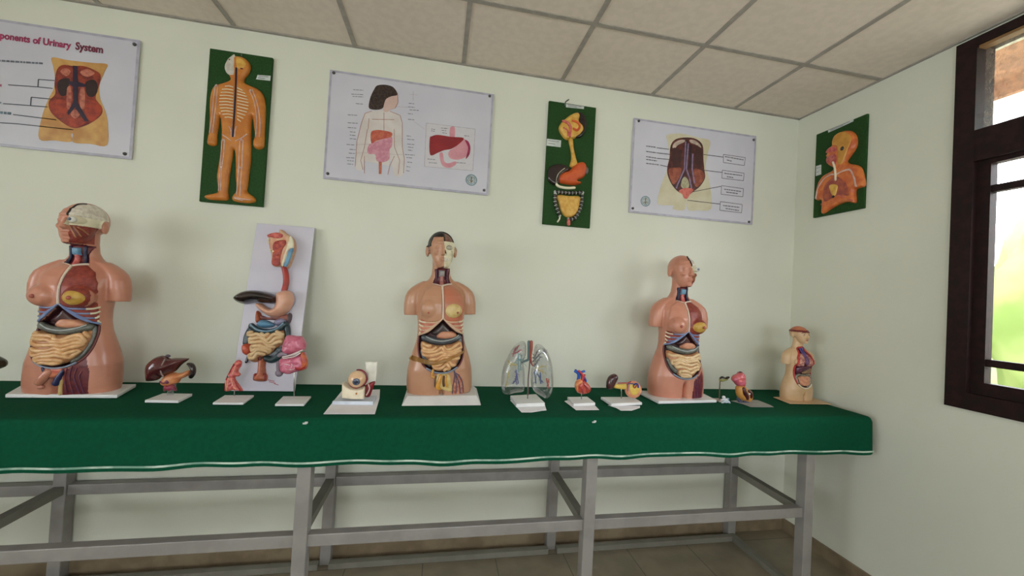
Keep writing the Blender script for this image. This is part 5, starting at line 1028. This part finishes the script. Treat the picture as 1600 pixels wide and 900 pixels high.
# --- tiny stand with a brown bowl, joint pieces and a larynx-like model
c = lambda p: crop(1115, 570, 12, p)
PT = wall_plane(-.30); v = lambda p, h=0: PT.pt(*PT.hit(*c([p])[0]), h)
t = thing('specimen_stand', 'tiny brown-topped bowl on a slim stick beside the third large torso', 'anatomical model', tuple(v((110, 600))[:2])+(HT,))
st = mk('stick', *tube_vf([v((108, 640)), v((110, 500)), v((122, 300))], [.0035, .0035, .003], 10, 1), mat('brown_stick', (96, 78, 52), .4), t)
dbl('bowl', PT, c([(105, 290), (120, 265), (180, 268), (250, 262), (262, 280), (200, 306), (140, 318)]), .014, .01, mat('olive_bowl', (150, 148, 84), .4), t, .9, res=.002)
dbl('dark_top', PT, c([(108, 262), (150, 215), (190, 222), (215, 250), (238, 228), (285, 215), (284, 245), (240, 272), (200, 262), (150, 258)]), .012, .008, BLACKO, t, .9, res=.002)
mk('base', *box_vf((v((40, 640))[0], -.33, HT+.003), (v((170, 640))[0], -.27, HT+.010)), mat('pinkish_base', (196, 182, 172), .5), t, False)
PT2 = wall_plane(-.335); v2 = lambda p, h=0: PT2.pt(*PT2.hit(*c([p])[0]), h)
t = thing('bone_piece', 'small white bone-like piece lying between the third torso and the grey sheet', 'anatomical model', tuple(v2((230, 735))[:2])+(HT,))
WB = mat('chalk_white', (226, 226, 226), .45)
vb = mk('body', *join(sphere_vf(v2((190, 610)), (.010, .009, .009), 16, 10), sphere_vf(v2((222, 652)), (.013, .010, .008), 16, 10), tube_vf([v2((150, 660)), v2((190, 640))], .006, 8, 1)), WB, t)
mk('foot', *join(tube_vf([v2((228, 665)), v2((180, 700)), v2((150, 728))], [.007, .006, .004], 10, 3), tube_vf([v2((240, 665)), v2((280, 690)), v2((308, 728))], [.007, .006, .004], 10, 3), tube_vf([v2((190, 690)), v2((240, 700)), v2((290, 690))], .005, 8, 3)), mat('icy_white', (206, 216, 224), .4), t)
mk('blue_tip', *sphere_vf(v2((262, 640)), (.010, .006, .006), 12, 8), mat('pale_blue_tip', (150, 176, 196), .4), t)
t = thing('organ_model', 'pink-topped model with yellow and maroon lower body on a grey sheet', 'anatomical model', tuple(v2((580, 700))[:2])+(HT,))
tag(mk('grey_sheet', *slab_vf([tpl(.0045).pt(*tpl(.0045).hit(*p)) for p in c([(330, 672), (560, 735), (690, 785), (900, 788), (1125, 788), (1060, 752), (830, 662), (660, 650)])], .0022), mat('grey_card', (162, 160, 154), .6), None, False), 'flat grey card lying under the pink-topped model', 'card')
hp = dbl('pink_top', PT2, c([(350, 245), (385, 195), (450, 165), (470, 132), (530, 140), (572, 195), (580, 280), (570, 400), (500, 402), (440, 392), (385, 330), (350, 290)]), .024, .02, mat('coral_pink', (206, 104, 100), .35, (186, 84, 104), 40, coat=.2), t, .9, res=.0022, tex=lumps(.004, 70, 9))
mk('dark_cap', *sphere_vf(v2((490, 138), .006), (.010, .009, .006), 14, 10), mat('plum_cap', (86, 44, 60), .4), hp)
lb = dbl('yellow_body', PT2, c([(440, 400), (500, 385), (575, 400), (610, 440), (690, 480), (712, 550), (705, 630), (660, 690), (590, 680), (520, 660), (455, 600), (428, 500)]), .026, .022, mat('mustard_body', (206, 152, 78), .35, (190, 128, 60), 40, coat=.2), t, .9, res=.0022)
mk('maroon_lobe', *join(tube_vf([v2(q, .024) for q in [(505, 430), (520, 500), (560, 570), (575, 620)]], [.010, .013, .012, .008], 12, 4), tube_vf([v2(q, .024) for q in [(600, 470), (640, 520), (640, 590)]], [.007, .010, .008], 10, 4)), mat('maroon_lobe', (72, 24, 28), .3, coat=.3), lb)
mk('white_knob', *sphere_vf(v2((588, 518), .032), .0055, 12, 8), WB, lb)
mk('foot', *join(tube_vf([v2((470, 640), -.006), v2((500, 690), -.002), v2((520, 712))], .009, 10, 3), tube_vf([v2((570, 690)), v2((650, 708))], .008, 10, 1)), mat('slate_foot', (70, 76, 100), .4), t)
# --- model cut by the left edge of the frame
PX = wall_plane(-.29)
t = thing('organ_model', 'dark green-black organ on a tan base cut off by the left edge', 'anatomical model', (float(PX.pt(*PX.hit(-22, 600))[0]), -.29, HT))
dbl('dark_organ', PX, [(-40, 560), (-15, 554), (4, 561), (8, 569), (3, 575), (-15, 578), (-38, 574)], .03, .022, mat('green_black', (30, 40, 26), .25, (22, 26, 22), 20, coat=.4), t, .9)
T0 = tpl(.012); q = [T0.pt(*T0.hit(*p)) for p in [(-60, 612), (-60, 600), (8, 604), (10, 609)]]
x0 = PX.pt(*PX.hit(-45, 600))[0]; x1 = T0.pt(*T0.hit(9, 608))[0]
bevel(mk('base', *box_vf((x0, -.33, HT+.003), (x1-.05, -.21, HT+.012)), SKIN_C, t, False), .002)
mk('rod', *tube_vf([PX.pt(*PX.hit(-16, 570)), (PX.pt(*PX.hit(-16, 570))[0], -.29, HT+.012)], .003, 8, 1), ROD, t)
